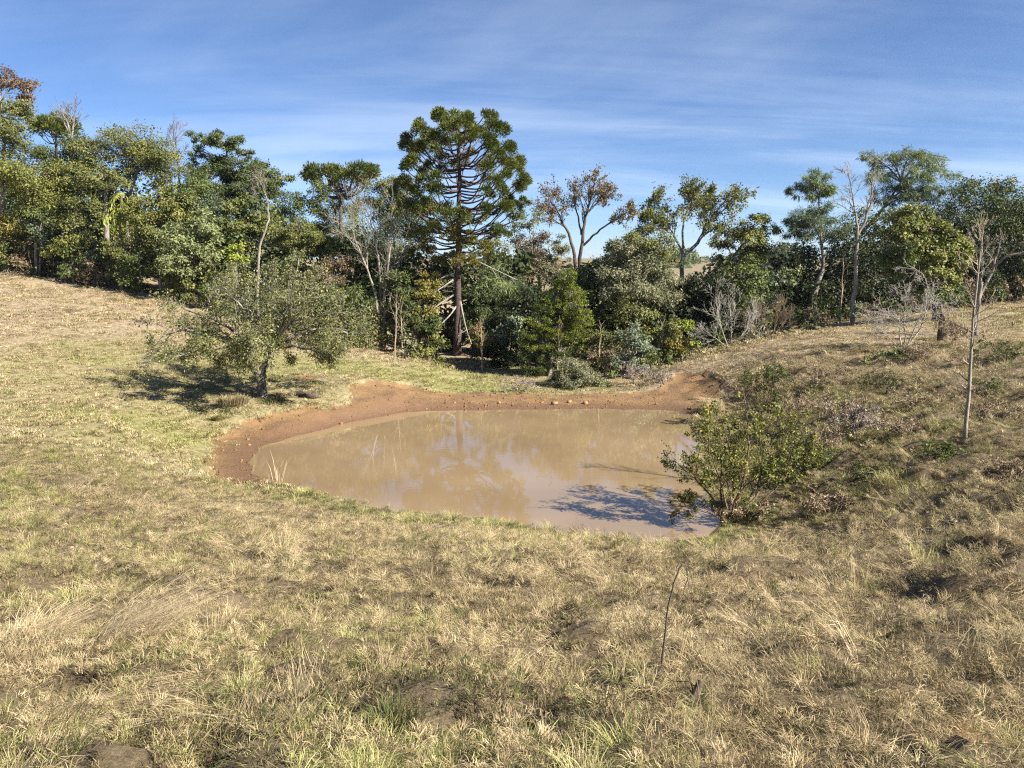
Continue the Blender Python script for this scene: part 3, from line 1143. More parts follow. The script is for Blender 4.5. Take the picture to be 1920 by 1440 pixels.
wh = [(436, 118, 24, 4, 3, 'araucaria', 0.05), (455, 96, 12, 4, 3, 'araucaria', 0.55)]
rga = np.random.default_rng(14)
poms = []
for k in range(6000):                       # pom-poms spread over a bell-shaped crown, none closer than the others allow
    y = rga.uniform(212, 396)
    az = rga.uniform(0, 2 * math.pi)
    inner = rga.random() < .2
    if inner and y > 275:
        continue
    R = np.interp(y, (210, 250, 300, 350, 385, 400), (58, 88, 106, 116, 108, 92)) * (rga.uniform(.35, .75) if inner else rga.uniform(.80, 1.10))
    q = np.array((862 + R * math.cos(az), y, R * math.sin(az) / 32.0))
    if y > 268 and abs(q[0] - 862) < 44 and (q[2] < 0 or y > 320):
        continue                            # the trunk and its bare limbs show below the dome
    if y > 360 and rga.random() < .5:
        continue
    if all((q[0] - o[0]) ** 2 + (q[1] - o[1]) ** 2 * 1.1 + ((q[2] - o[2]) * 32) ** 2 > (24 + 14 * rga.random()) ** 2 for o in poms):
        poms.append((q[0], q[1], q[2], rga.uniform(.36, .62)))
        if len(poms) > 105:
            break
ARAU_D = 44.0
araucaria('tall dark araucaria with candelabra crown behind the earth dam', 857, ARAU_D,
          [(857, 668), (858, 600), (859, 520), (860, 430), (861, 330), (861, 232)], wh, 0.25, 0.47, 300, 11, poms=poms,
          extra=[(830, 400, 34, -.6, 'gold'), (800, 385, 26, .4, 'araucaria'), (885, 415, 26, -.8, 'gold'), (850, 440, 28, -1.0, 'gold'), (790, 450, 30, .2, 'gold'),
                 (815, 425, 24, .6, 'araucaria'), (855, 480, 24, -.9, 'gold'), (905, 462, 26, -.3, 'gold'), (925, 478, 22, .4, 'araucaria'), (835, 490, 20, -.5, 'gold'),
                 (760, 440, 22, .8, 'araucaria'), (775, 510, 26, .3, 'araucaria'), (800, 535, 28, -.4, 'gold'), (760, 560, 30, .6, 'gold'), (880, 640, 12, -.3, 'gold'), (960, 385, 22, .3, 'araucaria'), (982, 382, 20, .1, 'araucaria'), (930, 400, 18, .3, 'araucaria'), (945, 440, 20, -.2, 'araucaria'), (812, 470, 26, -.3, 'gold'), (870, 445, 24, -.9, 'gold'), (890, 490, 20, -.4, 'gold'), (770, 475, 22, .2, 'araucaria')],
          dead=[[(856, 550, 0), (820, 572, -.3), (790, 598, -.6), (750, 602, -1.0)], [(856, 520, 0), (835, 535, -.4), (815, 548, -.7)], [(862, 560, 0), (872, 610, -.4), (884, 645, -.8)],
                [(858, 570, 0), (845, 590, -.5), (820, 615, -1)], [(860, 470, 0), (905, 495, -.3), (970, 525, -.8)], [(856, 512, 0), (835, 518, -.2), (815, 528, -.5)]])
wh2 = [(352, 20, 26, 5, 1, 'araucaria', .1), (358, 48, 30, 7, 2, 'araucaria', .3), (364, 66, 34, 8, 2, 'araucaria', .7), (370, 62, 36, 7, 1, 'araucaria', .1)]
araucaria('slender araucaria with flat umbrella crown rising out of the wood', 640, 62.0,
          [(640, 560), (640, 470), (639, 400), (638, 345)], wh2, 0.2, 0.6, 190, 12, Lb=0.26, Wb=0.075)
araucaria('small dark araucaria top peering over the wood beside bare tree', 105, 66.0, [(105, 400), (105, 300), (105, 240)],
          [(256, 24, 14, 6, 2, 'araucaria', .2), (270, 30, 20, 6, 2, 'araucaria', .6), (245, 14, 10, 4, 1, 'araucaria', .4)], 0.2, 0.6, 120, 13, Lb=0.32, Wb=0.10)

W = leaf_tree
# ---- the wood on the left slope
W('broadleaf_tree', 'tall thin-crowned tree with reddish top at the left edge of the wood', 'tree', 12, 50,
  [('rust', [(34, 160, 26, 20), (8, 150, 22, 18)]), ('olive', [(25, 205, 34, 26), (-8, 240, 50, 34), (28, 250, 26, 20), (-5, 300, 50, 36), (-40, 200, 40, 34), (5, 350, 36, 26)])], lai=1.5, twigs=.5, bark='grey')
W('broadleaf_tree', 'dense yellow-green tree beside the reddish-topped tall tree', 'tree', 66, 49, [('yellowgreen', [(66, 345, 52, 44), (40, 320, 36, 28), (92, 330, 36, 34), (70, 400, 48, 36)])])
W('broadleaf_tree', 'brownish olive tree low at the left edge of the wood', 'tree', 15, 47, [('gold', [(10, 425, 36, 26), (-20, 440, 36, 40)]), ('olive', [(22, 465, 28, 24), (-30, 490, 30, 30)])])
W('broadleaf_tree', 'blue-green leafy tree over the dark gap on the left slope', 'tree', 74, 46.5, [('blue', [(70, 425, 26, 24), (84, 450, 20, 20)]), ('mid', [(100, 410, 34, 30)])])
W('broadleaf_tree', 'wide loose olive crown with grey limbs above the bright fronds', 'tree', 243, 53, [('olive', [(225, 265, 62, 26), (175, 285, 44, 26), (280, 285, 48, 28), (235, 305, 56, 26), (310, 310, 36, 30)]),
  ('yellowgreen', [(250, 280, 40, 20), (160, 310, 36, 24), (290, 330, 40, 22)])], lai=1.35, twigs=.9, bark='grey', path=[(238, 520, 0), (240, 420, 0), (242, 365, 0), (262, 310, 0), (275, 285, 0)], tr=.2)
W('broadleaf_tree', 'short-trunked olive tree left of the bright fronds', 'tree', 200, 51, [('olive', [(185, 330, 36, 20), (215, 340, 28, 18), (165, 345, 28, 18)])], lai=1.6, bark='grey', twigs=.5, path=[(199, 500, 0), (199, 400, 0), (197, 350, 0), (190, 325, 0)], tr=.2)
W('broadleaf_tree', 'dark green tree filling the gap below the bare treetop', 'tree', 125, 54, [('deep', [(125, 330, 44, 44), (95, 300, 36, 30), (140, 280, 36, 30), (120, 390, 46, 40), (60, 280, 36, 24)])])
W('broadleaf_tree', 'olive tree right of the dark gap on the left slope', 'tree', 138, 47, [('olive', [(160, 395, 34, 28), (140, 425, 30, 22)]), ('yellowgreen', [(130, 458, 34, 20), (112, 470, 24, 16)])])
W('young_tree', 'feathery blue-green young tree with white stem at the wood edge', 'tree', 178, 45, [('blue', [(183, 462, 16, 14), (178, 480, 18, 14), (192, 476, 14, 12)])], leaf=(.26, .035), style='feather', lai=2.0, bark='pale', tr=.045)
W('broadleaf_tree', 'yellow-olive spreading tree with pale crooked limbs right of the fronds', 'tree', 305, 48.5, [('yellowgreen', [(280, 385, 42, 22), (320, 375, 36, 24), (335, 405, 40, 26), (295, 415, 40, 22)]), ('olive', [(355, 385, 28, 26), (270, 420, 34, 20)])], lai=1.7, bark='pale', twigs=.6)
W('broadleaf_tree', 'low olive tree with pale branches under the spreading tree', 'tree', 265, 46.5, [('olive', [(250, 455, 40, 22), (290, 450, 36, 22), (225, 465, 26, 20)]), ('mid', [(270, 485, 40, 24)])], bark='pale', twigs=.4)
W('broadleaf_tree', 'pale green airy tree at the bend of the wood edge', 'tree', 350, 46, [('pale', [(345, 455, 40, 32), (375, 430, 30, 34), (330, 490, 34, 28), (372, 480, 30, 30), (395, 465, 24, 30)])], lai=2.0, leaf=(.18, .08), bark='pale', twigs=.4)
W('broadleaf_tree', 'grey-green tree between pale airy tree and dark umbrella tree', 'tree', 410, 49, [('blue', [(395, 395, 26, 34), (405, 430, 26, 30)]), ('mid', [(372, 350, 34, 28), (360, 380, 30, 30)])])
W('broadleaf_tree', 'tall dark green tree with stacked umbrella crowns', 'tree', 420, 58, [('mid', [(382, 258, 26, 12), (412, 262, 26, 14), (440, 270, 22, 14), (462, 288, 14, 12), (365, 285, 14, 12)]), ('deep', [(395, 310, 40, 18), (440, 315, 44, 20), (400, 340, 44, 24), (465, 345, 46, 24), (430, 370, 50, 30)]),
  ('mid', [(500, 312, 24, 15), (530, 336, 20, 11), (500, 350, 28, 18)])], bark='grey', flat=.45, lai=2.6, clump=.42, path=[(425, 560, 0), (424, 420, 0), (428, 330, 0), (424, 275, 0)], tr=.26)
W('broadleaf_tree', 'grey-olive tree behind the pale bent trunk', 'tree', 455, 50, [('olive', [(440, 400, 36, 30), (480, 405, 34, 32), (455, 440, 42, 30), (500, 440, 30, 34)]), ('grey', [(480, 470, 40, 30), (440, 480, 34, 26), (515, 480, 26, 28)])], lai=1.8, leaf=(.17, .08), twigs=.5)
W('shrub', 'small bright green bush left of the pale bent trunk', 'shrub', 448, 43, [('bright', [(447, 475, 15, 17), (440, 488, 13, 12)])], lai=2.6, leaf=(.15, .08))
W('broadleaf_tree', 'dense dome-shaped olive tree below the slender araucaria', 'tree', 572, 46, [('olive', [(560, 432, 34, 17), (590, 440, 30, 18), (575, 455, 44, 20), (545, 455, 26, 18), (605, 462, 24, 18)])], leaf=(.12, .06), lai=3.2, clump=.30, bark='brown', sub=26)
W('broadleaf_tree', 'dark leafy tree behind the dome-shaped tree', 'tree', 545, 56, [('deep', [(545, 400, 36, 28), (520, 390, 28, 26), (575, 385, 26, 16)]), ('mid', [(590, 360, 24, 18), (560, 372, 24, 14)])])
W('broadleaf_tree', 'yellow-green tree around the slender araucaria trunk', 'tree', 625, 66, [('yellowgreen', [(620, 385, 30, 32), (655, 390, 28, 32), (600, 410, 28, 24), (650, 440, 34, 34)]), ('deep', [(620, 450, 40, 30)])])
W('broadleaf_tree', 'twiggy tree with yellowing leaves left of the great araucaria', 'tree', 725, 58, [('olive', [(700, 362, 30, 22), (735, 352, 32, 18), (715, 390, 32, 24)]), ('gold', [(748, 380, 18, 22)]), ('deep', [(760, 410, 34, 34), (740, 450, 44, 40)])], lai=1.5, twigs=.6)
W('broadleaf_tree', 'dark tree standing behind the white leafless tree', 'tree', 690, 52, [('deep', [(680, 470, 44, 44), (640, 500, 40, 40), (720, 500, 44, 44), (690, 550, 50, 44)])])
W('shrub', 'light green rounded bush behind the old lichened tree', 'shrub', 545, 40, [('pale', [(545, 497, 17, 20), (535, 508, 15, 14)])], leaf=(.13, .05), lai=3)
W('shrub', 'glossy yellow-green bush right of the old lichened tree', 'shrub', 612, 38, [('bright', [(608, 540, 20, 10), (622, 548, 18, 10)]), ('deep', [(612, 562, 30, 20)])], leaf=(.14, .08))
W('shrub', 'reddish-brown twiggy bush below the dome-shaped tree', 'shrub', 640, 42, [('brown', [(640, 500, 30, 22), (618, 515, 26, 18)])], lai=1.4, twigs=1.2, leaf=(.12, .07), bark='brown')
W('young_tree', 'narrow dark young tree with white stem left of the white leafless tree', 'tree', 688, 42, [('mid', [(672, 545, 24, 24), (690, 560, 20, 26), (660, 575, 22, 24)])], bark='pale', tr=.06, style='feather', leaf=(.24, .06))
W('broadleaf_tree', 'shaggy golden-brown tree left of the araucaria trunk', 'tree', 770, 42, [('gold', [(790, 570, 34, 24), (800, 545, 24, 18)]), ('deep', [(765, 590, 36, 28), (745, 545, 30, 34), (800, 605, 30, 20)]), ('brown', [(775, 620, 40, 18)])], lai=2.0, twigs=.4)
W('broadleaf_tree', 'dark tree just left of the araucaria at mid height', 'tree', 778, 48, [('dark', [(755, 510, 26, 24), (790, 520, 30, 30), (770, 545, 32, 30)]), ('olive', [(740, 475, 30, 22)])])
W('broadleaf_tree', 'feathery dark green clump right of the araucaria trunk', 'tree', 930, 45, [('feather', [(905, 535, 28, 34), (945, 530, 32, 32), (925, 565, 36, 28), (975, 545, 26, 26)]), ('deep', [(950, 580, 34, 28), (900, 590, 26, 36)])], leaf=(.3, .035), style='feather', lai=1.7)
W('broadleaf_tree', 'silvery-leaved young tree between araucaria trunk and cypress', 'tree', 955, 38.5, [('silver', [(958, 605, 20, 18), (940, 625, 18, 16), (970, 620, 14, 18)]), ('dark', [(960, 650, 32, 24)])], leaf=(.15, .08), lai=1.8, bark='pale', tr=.05)
W('shrub', 'gold-leaved shrub at the foot of the araucaria', 'shrub', 905, 38, [('gold', [(905, 640, 22, 12), (895, 625, 12, 10)]), ('rust', [(890, 615, 16, 10)])], leaf=(.13, .06), lai=1.6, bark='pale', twigs=.6)
# ---- centre and dam
W('cypress_tree', 'bright green conical conifer with billowing lobes behind the dam', 'conifer', 1030, 36,
  [('cypress', [(1064, 520, 16, 14), (1058, 538, 22, 15), (1076, 552, 22, 15), (1040, 560, 24, 17), (1082, 575, 26, 17), (1028, 578, 26, 17), (1060, 585, 30, 16), (1008, 606, 26, 13),
               (1050, 612, 34, 15), (1088, 602, 26, 13), (1000, 622, 22, 13), (1040, 632, 42, 18), (1066, 626, 34, 16), (1012, 640, 34, 18)]), ('deep', [(1015, 665, 34, 20), (1000, 690, 24, 18), (1050, 655, 30, 16)])],
  leaf=(.075, .036), lai=2.3, style='upright', clump=.24, sub=34, bark='grey', flat=.8, tr=.13, shell=True, grow_by=1.08)
W('broadleaf_tree', 'dark hollow-looking tree behind the conical conifer', 'tree', 985, 40, [('dark', [(975, 590, 40, 40), (990, 640, 36, 40), (930, 640, 40, 40), (1000, 560, 30, 30), (960, 690, 50, 24)])], lai=2.4)
W('shrub', 'dry grey-leaved shrub spilling over the dam', 'shrub', 1085, 33.0, [('grey', [(1075, 690, 36, 20), (1110, 698, 36, 20), (1055, 712, 28, 16), (1090, 716, 46, 16)]), ('pale', [(1135, 712, 22, 14)])], leaf=(.09, .035), lai=2.4, twigs=1.5, bark='twig')
W('broadleaf_tree', 'big grey-olive tree of fine twiggy foliage right of the conifer', 'tree', 1190, 41, [('grey', [(1180, 470, 40, 26), (1160, 505, 40, 32), (1215, 495, 44, 34), (1190, 535, 48, 34), (1240, 540, 38, 30), (1150, 545, 36, 28)]), ('olive', [(1205, 445, 34, 20), (1235, 460, 30, 22), (1190, 580, 50, 26)])],
  leaf=(.15, .055), lai=1.75, twigs=1.0, bark='pale')
W('broadleaf_tree', 'dark olive tree between conifer and grey-olive tree', 'tree', 1130, 42, [('mid', [(1110, 545, 30, 30), (1135, 575, 34, 26), (1100, 520, 22, 24)]), ('olive', [(1130, 605, 38, 22), (1150, 620, 34, 20)]), ('deep', [(1120, 640, 40, 24)])])
W('shrub', 'silver-leaved shrub at the right end of the dam', 'shrub', 1185, 35, [('silver', [(1185, 625, 24, 20), (1195, 655, 28, 24), (1170, 675, 24, 22), (1200, 688, 24, 16)])], leaf=(.13, .06), lai=2.2, bark='twig')
W('shrub', 'olive-brown drooping bush left of the silver shrub', 'shrub', 1135, 35.5, [('olive', [(1120, 630, 28, 16), (1140, 645, 22, 14)]), ('brown', [(1130, 665, 36, 18)])], leaf=(.12, .05), lai=2.0, twigs=.8, bark='twig')
W('shrub', 'yellow-leaved bush right of the silver shrub', 'shrub', 1280, 36, [('bright', [(1290, 612, 14, 14), (1298, 640, 11, 14)]), ('gold', [(1275, 635, 22, 24)]), ('olive', [(1260, 610, 20, 20), (1255, 645, 18, 16)])], leaf=(.11, .06), lai=2.2, bark='pale')
W('broadleaf_tree', 'slender brown-green tree with thin twigs right of the great araucaria', 'tree', 990, 52, [('olive', [(1000, 412, 26, 16), (975, 420, 20, 14)]), ('brown', [(985, 450, 30, 22), (1005, 475, 24, 20)])], lai=.8, twigs=1.4, bark='pale', tr=.09, multi=3, leaf=(.16, .07))
W('broadleaf_tree', 'grey pointed tree of fine twigs below the rusty tree', 'tree', 1055, 50, [('grey', [(1052, 455, 14, 16), (1050, 480, 24, 18), (1045, 510, 34, 22)]), ('brown', [(1010, 505, 34, 24), (985, 515, 30, 24)])], lai=1.4, twigs=1.2, bark='twig', leaf=(.13, .05))
W('broadleaf_tree', 'yellow-green tree leaning in front of the dark right-hand wood', 'tree', 1395, 47, [('yellowgreen', [(1380, 430, 34, 16), (1415, 420, 30, 14), (1440, 430, 26, 12), (1400, 455, 44, 20)]), ('olive', [(1360, 455, 30, 18), (1430, 465, 34, 22), (1385, 485, 44, 22)])], lai=1.8, twigs=.4, bark='grey', path=[(1300, 600, 0), (1330, 510, 0), (1375, 480, 0), (1410, 440, 0)], tr=.15)
W('broadleaf_tree', 'dark glossy tree with bluish edge before the right-hand wood', 'tree', 1420, 42, [('mid', [(1385, 520, 34, 26), (1420, 510, 34, 28), (1400, 550, 38, 26)]), ('silver', [(1448, 545, 22, 30), (1440, 515, 20, 20)]), ('pale', [(1478, 520, 16, 26)])], leaf=(.16, .08))
W('broadleaf_tree', 'dark tree behind the bare bushes of the right field', 'tree', 1330, 44, [('dark', [(1320, 540, 36, 36), (1350, 580, 44, 34), (1290, 570, 34, 40), (1400, 590, 46, 30), (1240, 600, 40, 36)])], lai=1.9)
W('broadleaf_tree', 'grey-brown fine-twigged tree in the gap beside the araucaria trunk', 'tree', 925, 50, [('grey', [(925, 470, 26, 22), (900, 490, 22, 22)]), ('olive', [(940, 505, 30, 22), (910, 525, 26, 22)])], lai=1.3, twigs=1.0, bark='twig', leaf=(.14, .06))
W('broadleaf_tree', 'pale brown thin tree between the araucaria and the rusty tree', 'tree', 1015, 51, [('brown', [(1015, 455, 22, 20), (1000, 480, 26, 20)]), ('grey', [(1025, 495, 28, 20), (985, 510, 28, 20)])], lai=1.0, twigs=1.3, bark='pale', leaf=(.13, .06), multi=3)
W('broadleaf_tree', 'olive tree filling the gap right of the rusty tree', 'tree', 1150, 50, [('olive', [(1150, 475, 24, 18), (1135, 500, 28, 20), (1165, 505, 28, 20)]), ('mid', [(1120, 525, 30, 20)])], lai=1.6, twigs=.6)
W('broadleaf_tree', 'olive tree below the airy leaning tree', 'tree', 1255, 47, [('olive', [(1250, 505, 26, 20), (1235, 530, 30, 22)]), ('grey', [(1265, 545, 30, 22), (1300, 560, 26, 20)])], lai=1.5, twigs=.7)
# ---- right-hand wood
W('broadleaf_tree', 'feathery domed tree standing alone left of the white slim trunk', 'tree', 1528, 46, [('feather', [(1520, 335, 26, 13), (1548, 345, 22, 13), (1500, 358, 20, 11), (1530, 360, 30, 13)]), ('blue', [(1495, 410, 22, 16), (1520, 425, 34, 20), (1545, 400, 24, 16), (1490, 430, 20, 14), (1560, 430, 24, 20)])],
  leaf=(.22, .03), style='feather', lai=2.2, bark='grey', tr=.2, path=[(1515, 600, 0), (1532, 530, 0), (1545, 500, 0), (1538, 440, 0), (1535, 370, 0)])
W('broadleaf_tree', 'tall wide feathery tree with leaning trunk above the right-hand wood', 'tree', 1520, 51, [('feather', [(1665, 300, 30, 14), (1700, 290, 30, 13), (1735, 305, 34, 15), (1765, 325, 30, 15), (1630, 290, 12, 8), (1690, 325, 34, 14), (1720, 345, 36, 16), (1650, 330, 24, 12)]), ('blue', [(1750, 360, 36, 18), (1700, 370, 36, 16), (1660, 365, 26, 14)])],
  leaf=(.24, .03), style='feather', lai=1.5, bark='grey', tr=.25, path=[(1528, 600, 0), (1545, 520, 0), (1600, 450, 0), (1650, 400, 0), (1690, 340, 0)], twigs=.8)
W('broadleaf_tree', 'dense round bright tree in front of the right-hand wood', 'tree', 1757, 38, [('yellowgreen', [(1715, 405, 32, 22), (1745, 430, 32, 26), (1690, 432, 30, 26), (1775, 465, 32, 34), (1725, 470, 40, 32), (1795, 500, 24, 34), (1755, 515, 40, 34)]), ('mid', [(1690, 485, 36, 34), (1720, 540, 42, 30), (1775, 550, 30, 24)])], lai=3.0, clump=.38, sub=14, leaf=(.14, .085), bark='dark', tr=.22)
W('broadleaf_tree', 'huge dark tree at the right edge of the wood', 'tree', 1880, 47, [('deep', [(1840, 360, 44, 24), (1890, 370, 44, 26), (1820, 395, 40, 30), (1870, 410, 50, 34), (1920, 400, 46, 44), (1800, 360, 30, 18)]), ('olive', [(1880, 350, 36, 16), (1905, 440, 40, 26)]), ('dark', [(1850, 460, 60, 46), (1900, 510, 60, 50), (1830, 520, 50, 50), (1960, 460, 60, 70)])])
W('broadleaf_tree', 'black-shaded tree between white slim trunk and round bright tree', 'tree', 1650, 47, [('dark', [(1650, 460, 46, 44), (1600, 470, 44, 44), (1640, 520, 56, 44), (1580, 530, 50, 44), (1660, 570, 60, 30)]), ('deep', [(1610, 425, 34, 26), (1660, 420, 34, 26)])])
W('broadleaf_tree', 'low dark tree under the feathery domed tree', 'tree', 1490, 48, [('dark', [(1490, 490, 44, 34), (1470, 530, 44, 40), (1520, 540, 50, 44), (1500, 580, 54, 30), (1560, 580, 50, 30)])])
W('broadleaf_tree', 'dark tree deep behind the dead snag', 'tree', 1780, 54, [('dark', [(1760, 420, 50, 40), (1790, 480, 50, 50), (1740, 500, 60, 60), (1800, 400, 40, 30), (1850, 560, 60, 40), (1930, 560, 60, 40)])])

# ---- evergreens deeper in, their dark leaf colour painting the shade seen through the gaps, and the thicket along the wood's edge
rg0 = np.random.default_rng(5)
sky_top = [(-150, 330), (0, 320), (120, 300), (250, 320), (360, 350), (450, 370), (540, 415), (620, 430), (700, 440), (780, 450), (860, 450), (950, 470), (1030, 495), (1110, 512), (1190, 455), (1270, 520), (1330, 540), (1400, 460), (1480, 470), (1600, 450), (1750, 400), (1900, 390), (2080, 390)]


def foot_row(px, D):
    g = ground_at(px, D)
    return 720 - F * math.tan(math.atan2(g[2] - CZ, D) + PITCH)


for i in range(40):
    px = -150 + i * 56 + rg0.uniform(-18, 18)
    ty = np.interp(px, [a for a, _ in sky_top], [b for _, b in sky_top]) + rg0.uniform(0, 22)
    if 1245 < px < 1345:
        ty = 512
    if 1040 < px < 1125:
        ty = 502
    D = np.interp(px, [a for a, _ in EDGE], [b for _, b in EDGE]) + (7 if i % 2 else 13) + rg0.uniform(-1, 2)
    bot = foot_row(px, D)
    els = []
    for f in (0.12, 0.34, 0.34, 0.58, 0.58, 0.82, 0.86):
        els.append((px + rg0.uniform(-34, 34), ty + (bot - ty) * f, rg0.uniform(34, 50), (bot - ty) * 0.17))
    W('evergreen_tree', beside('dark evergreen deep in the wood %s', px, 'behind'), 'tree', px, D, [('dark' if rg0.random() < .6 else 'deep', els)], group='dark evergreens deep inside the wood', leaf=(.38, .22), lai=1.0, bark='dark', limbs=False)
HUE = dict(deep='deep green', mid='green', olive='olive', brown='dry brown', dark='very dark', grey='grey-green', yellowgreen='yellow-green')
for i in range(92):
    px = -60 + i * 22 + rg0.uniform(-12, 12)
    if 835 < px < 1015:
        continue
    D = np.interp(px, [a for a, _ in EDGE], [b for _, b in EDGE]) + (rg0.uniform(-.6, 1.0) if i % 2 else rg0.uniform(1.5, 4.0))
    bot = foot_row(px, D)
    h = rg0.uniform(26, 62) if i % 2 else rg0.uniform(60, 125)
    if 1040 < px < 1340:
        h *= .75
    wd = 1.0
    if px < 560 and i % 2:
        h = rg0.uniform(50, 100)
        wd = 1.25
    pal = rg0.choice(['deep', 'mid', 'olive', 'deep', 'olive', 'brown', 'dark', 'grey', 'yellowgreen'])
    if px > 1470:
        pal = ['dark', 'brown', 'dark', 'deep'][i % 4]  # dark leaves paint the shade beneath the right-hand trees
    els = [(px + rg0.uniform(-14, 14), bot - h * f, rg0.uniform(15, 26) * wd, h * 0.24) for f in (.16, .42, .7)]
    W('thicket_shrub', beside(HUE[pal] + (' low' if i % 2 else ' tall') + ' shrub at wood edge %s', px, 'below'), 'shrub', px, D, [(pal, els)], group='shrubs in the thicket along the foot of the wood', leaf=(.17, .09), lai=.85, bark='brown', multi=2, sub=7, limbs=False)

# ---- leafless trees
TW = dict(kink=.14, trop=.05, n={1: 4, 2: 5, 3: 5}, ang=.6, lr=.58, rmin=.010, t0=.2)
bare_tree('bare_tree', 'pale leafless treetop rising above the wood on the left', 'tree', 133, 62,
          [([(133, 420, 0), (136, 300, 0), (132, 250, 0), (124, 225, 0)], .16, 2.2, 5, .62), ([(133, 270, 0), (128, 245, 0), (117, 222, 0)], .08, 1.3, 4, .3, 1), ([(134, 262, 0), (138, 230, 0), (141, 205, 0)], .08, 1.3, 4, .3, 1)],
          dict(TW, rmin=.016, kink=.1, trop=.07), 'pale', 3, seed=21)
bare_tree('bare_tree', 'rusty leafless twiggy tree left of the stacked umbrella tree', 'tree', 335, 61,
          [([(338, 400, 0), (336, 330, 0), (332, 290, 0), (328, 262, 0)], .11, 1.9, 8, .45)], dict(TW, rmin=.015), 'brown', 3, seed=22)
bare_tree('bare_tree', 'thin white bent trunk with twiggy top behind the old tree', 'tree', 481, 35,
          [([(479, 545, 0), (483, 490, 0), (488, 455, 0), (500, 432, -.1), (504, 400, 0), (501, 375, 0), (494, 352, 0), (488, 342, 0)], .068, .9, 7, .72), ([(502, 385, 0), (485, 372, .2), (462, 358, .3)], .03, .7, 4, .4, 1)], dict(TW, rmin=.008), 'pale', 3, seed=23)
bare_tree('bare_tree', 'white leafless many-stemmed tree left of the araucaria', 'tree', 716, 42.5,
          [([(716, 640, 0), (715, 570, 0), (712, 500, .2), (702, 440, .3), (690, 400, .2)], .11, 2.3, 9, .32), ([(718, 640, 0), (722, 560, -.3), (728, 480, -.4), (735, 420, -.3)], .10, 2.2, 9, .35), ([(714, 640, 0), (705, 560, -.5), (690, 505, -.6), (665, 450, -.6), (655, 415, -.6)], .09, 2.0, 9, .4),
           ([(720, 640, 0), (730, 560, .5), (752, 480, .6), (766, 430, .5)], .07, 1.7, 7, .45)], dict(TW, n={1: 4, 2: 5, 3: 5}, rmin=.011), 'pale', 3, seed=24)
bare_tree('bare_tree', 'white slim forked trunk with bare crown in front of the right-hand wood', 'tree', 1599, 40,
          [([(1598, 610, 0), (1602, 540, 0), (1605, 480, 0), (1608, 445, 0), (1624, 410, 0), (1634, 375, 0), (1636, 340, 0)], .13, 1.2, 8, .62), ([(1608, 450, 0), (1607, 420, 0), (1602, 385, .2), (1596, 350, .2), (1590, 325, .2)], .07, 1.0, 9, .3, 1)], dict(TW, rmin=.010), 'pale', 3, seed=25)
AT = dict(TW, n={1: 4, 2: 4, 3: 4}, kink=.13, trop=.03, ang=.62, lr=.6, rmin=.012)
bare_tree('broadleaf_tree', 'forked tree with thin rust-brown foliage against the sky', 'tree', 1083, 57,
          [([(1080, 570, 0), (1079, 480, 0), (1070, 448, 0), (1056, 420, 0), (1044, 395, .2), (1030, 372, .3)], .15, 1.7, 9, .5), ([(1086, 570, 0), (1087, 490, 0), (1092, 445, 0), (1098, 405, 0), (1108, 370, 0), (1114, 345, 0)], .17, 1.8, 12, .5),
           ([(1094, 460, 0), (1115, 440, -.3), (1140, 420, -.4), (1165, 403, -.5), (1178, 397, -.5)], .09, 1.3, 9, .4, 1), ([(1090, 440, 0), (1085, 410, .5), (1076, 380, .8), (1078, 355, .8)], .08, 1.4, 9, .3, 1), ([(1100, 400, 0), (1120, 380, .6), (1138, 362, .7)], .06, 1.2, 8, .3, 1), ([(1058, 425, 0), (1038, 412, -.5), (1022, 396, -.6)], .05, 1.1, 7, .3, 1)],
          AT, 'dark', 3, seed=71, leaves=[('rust', 7, .17, .08, lambda p, r: r.random() < .75), ('gold', 5, .17, .08, lambda p, r: r.random() < .35)])
bare_tree('broadleaf_tree', 'airy yellow-green tree with pale leaning trunk against the sky', 'tree', 1275, 48,
          [([(1276, 640, 0), (1276, 545, 0), (1280, 478, 0), (1308, 458, 0), (1324, 425, 0), (1342, 398, 0), (1360, 376, 0)], .17, 1.6, 12, .5), ([(1281, 480, 0), (1265, 445, .3), (1248, 412, .4), (1234, 385, .4)], .09, 1.4, 11, .3, 1), ([(1280, 475, 0), (1280, 425, -.3), (1290, 392, -.4), (1298, 366, -.4)], .08, 1.4, 11, .35, 1),
           ([(1262, 440, 0), (1240, 428, -.5), (1220, 418, -.7)], .05, 1.1, 9, .2, 1), ([(1318, 440, 0), (1326, 405, .6), (1322, 375, .9)], .06, 1.3, 10, .2, 1)],
          dict(AT, rmin=.01), 'pale', 3, seed=72, leaves=[('olive', 9, .16, .075, lambda p, r: True), ('yellowgreen', 8, .16, .075, lambda p, r: r.random() < .6)])
bare_tree('bare_bush', 'bare grey many-stemmed bush at the edge of the right field', 'bush', 1372, 36,
          [([(1368, 660, 0), (1355, 625, 0), (1345, 585, .2), (1342, 545, .2)], .03, .9, 13, .3), ([(1372, 660, 0), (1395, 625, -.2), (1420, 590, -.2)], .03, 1.0, 13, .3), ([(1370, 660, 0), (1372, 610, .3), (1365, 560, .3)], .03, .9, 13, .3), ([(1370, 658, 0), (1340, 632, -.3), (1318, 622, -.3)], .02, .8, 12, .3)], dict(TW, rmin=.008, trop=.03), 'twig', 3, seed=26)
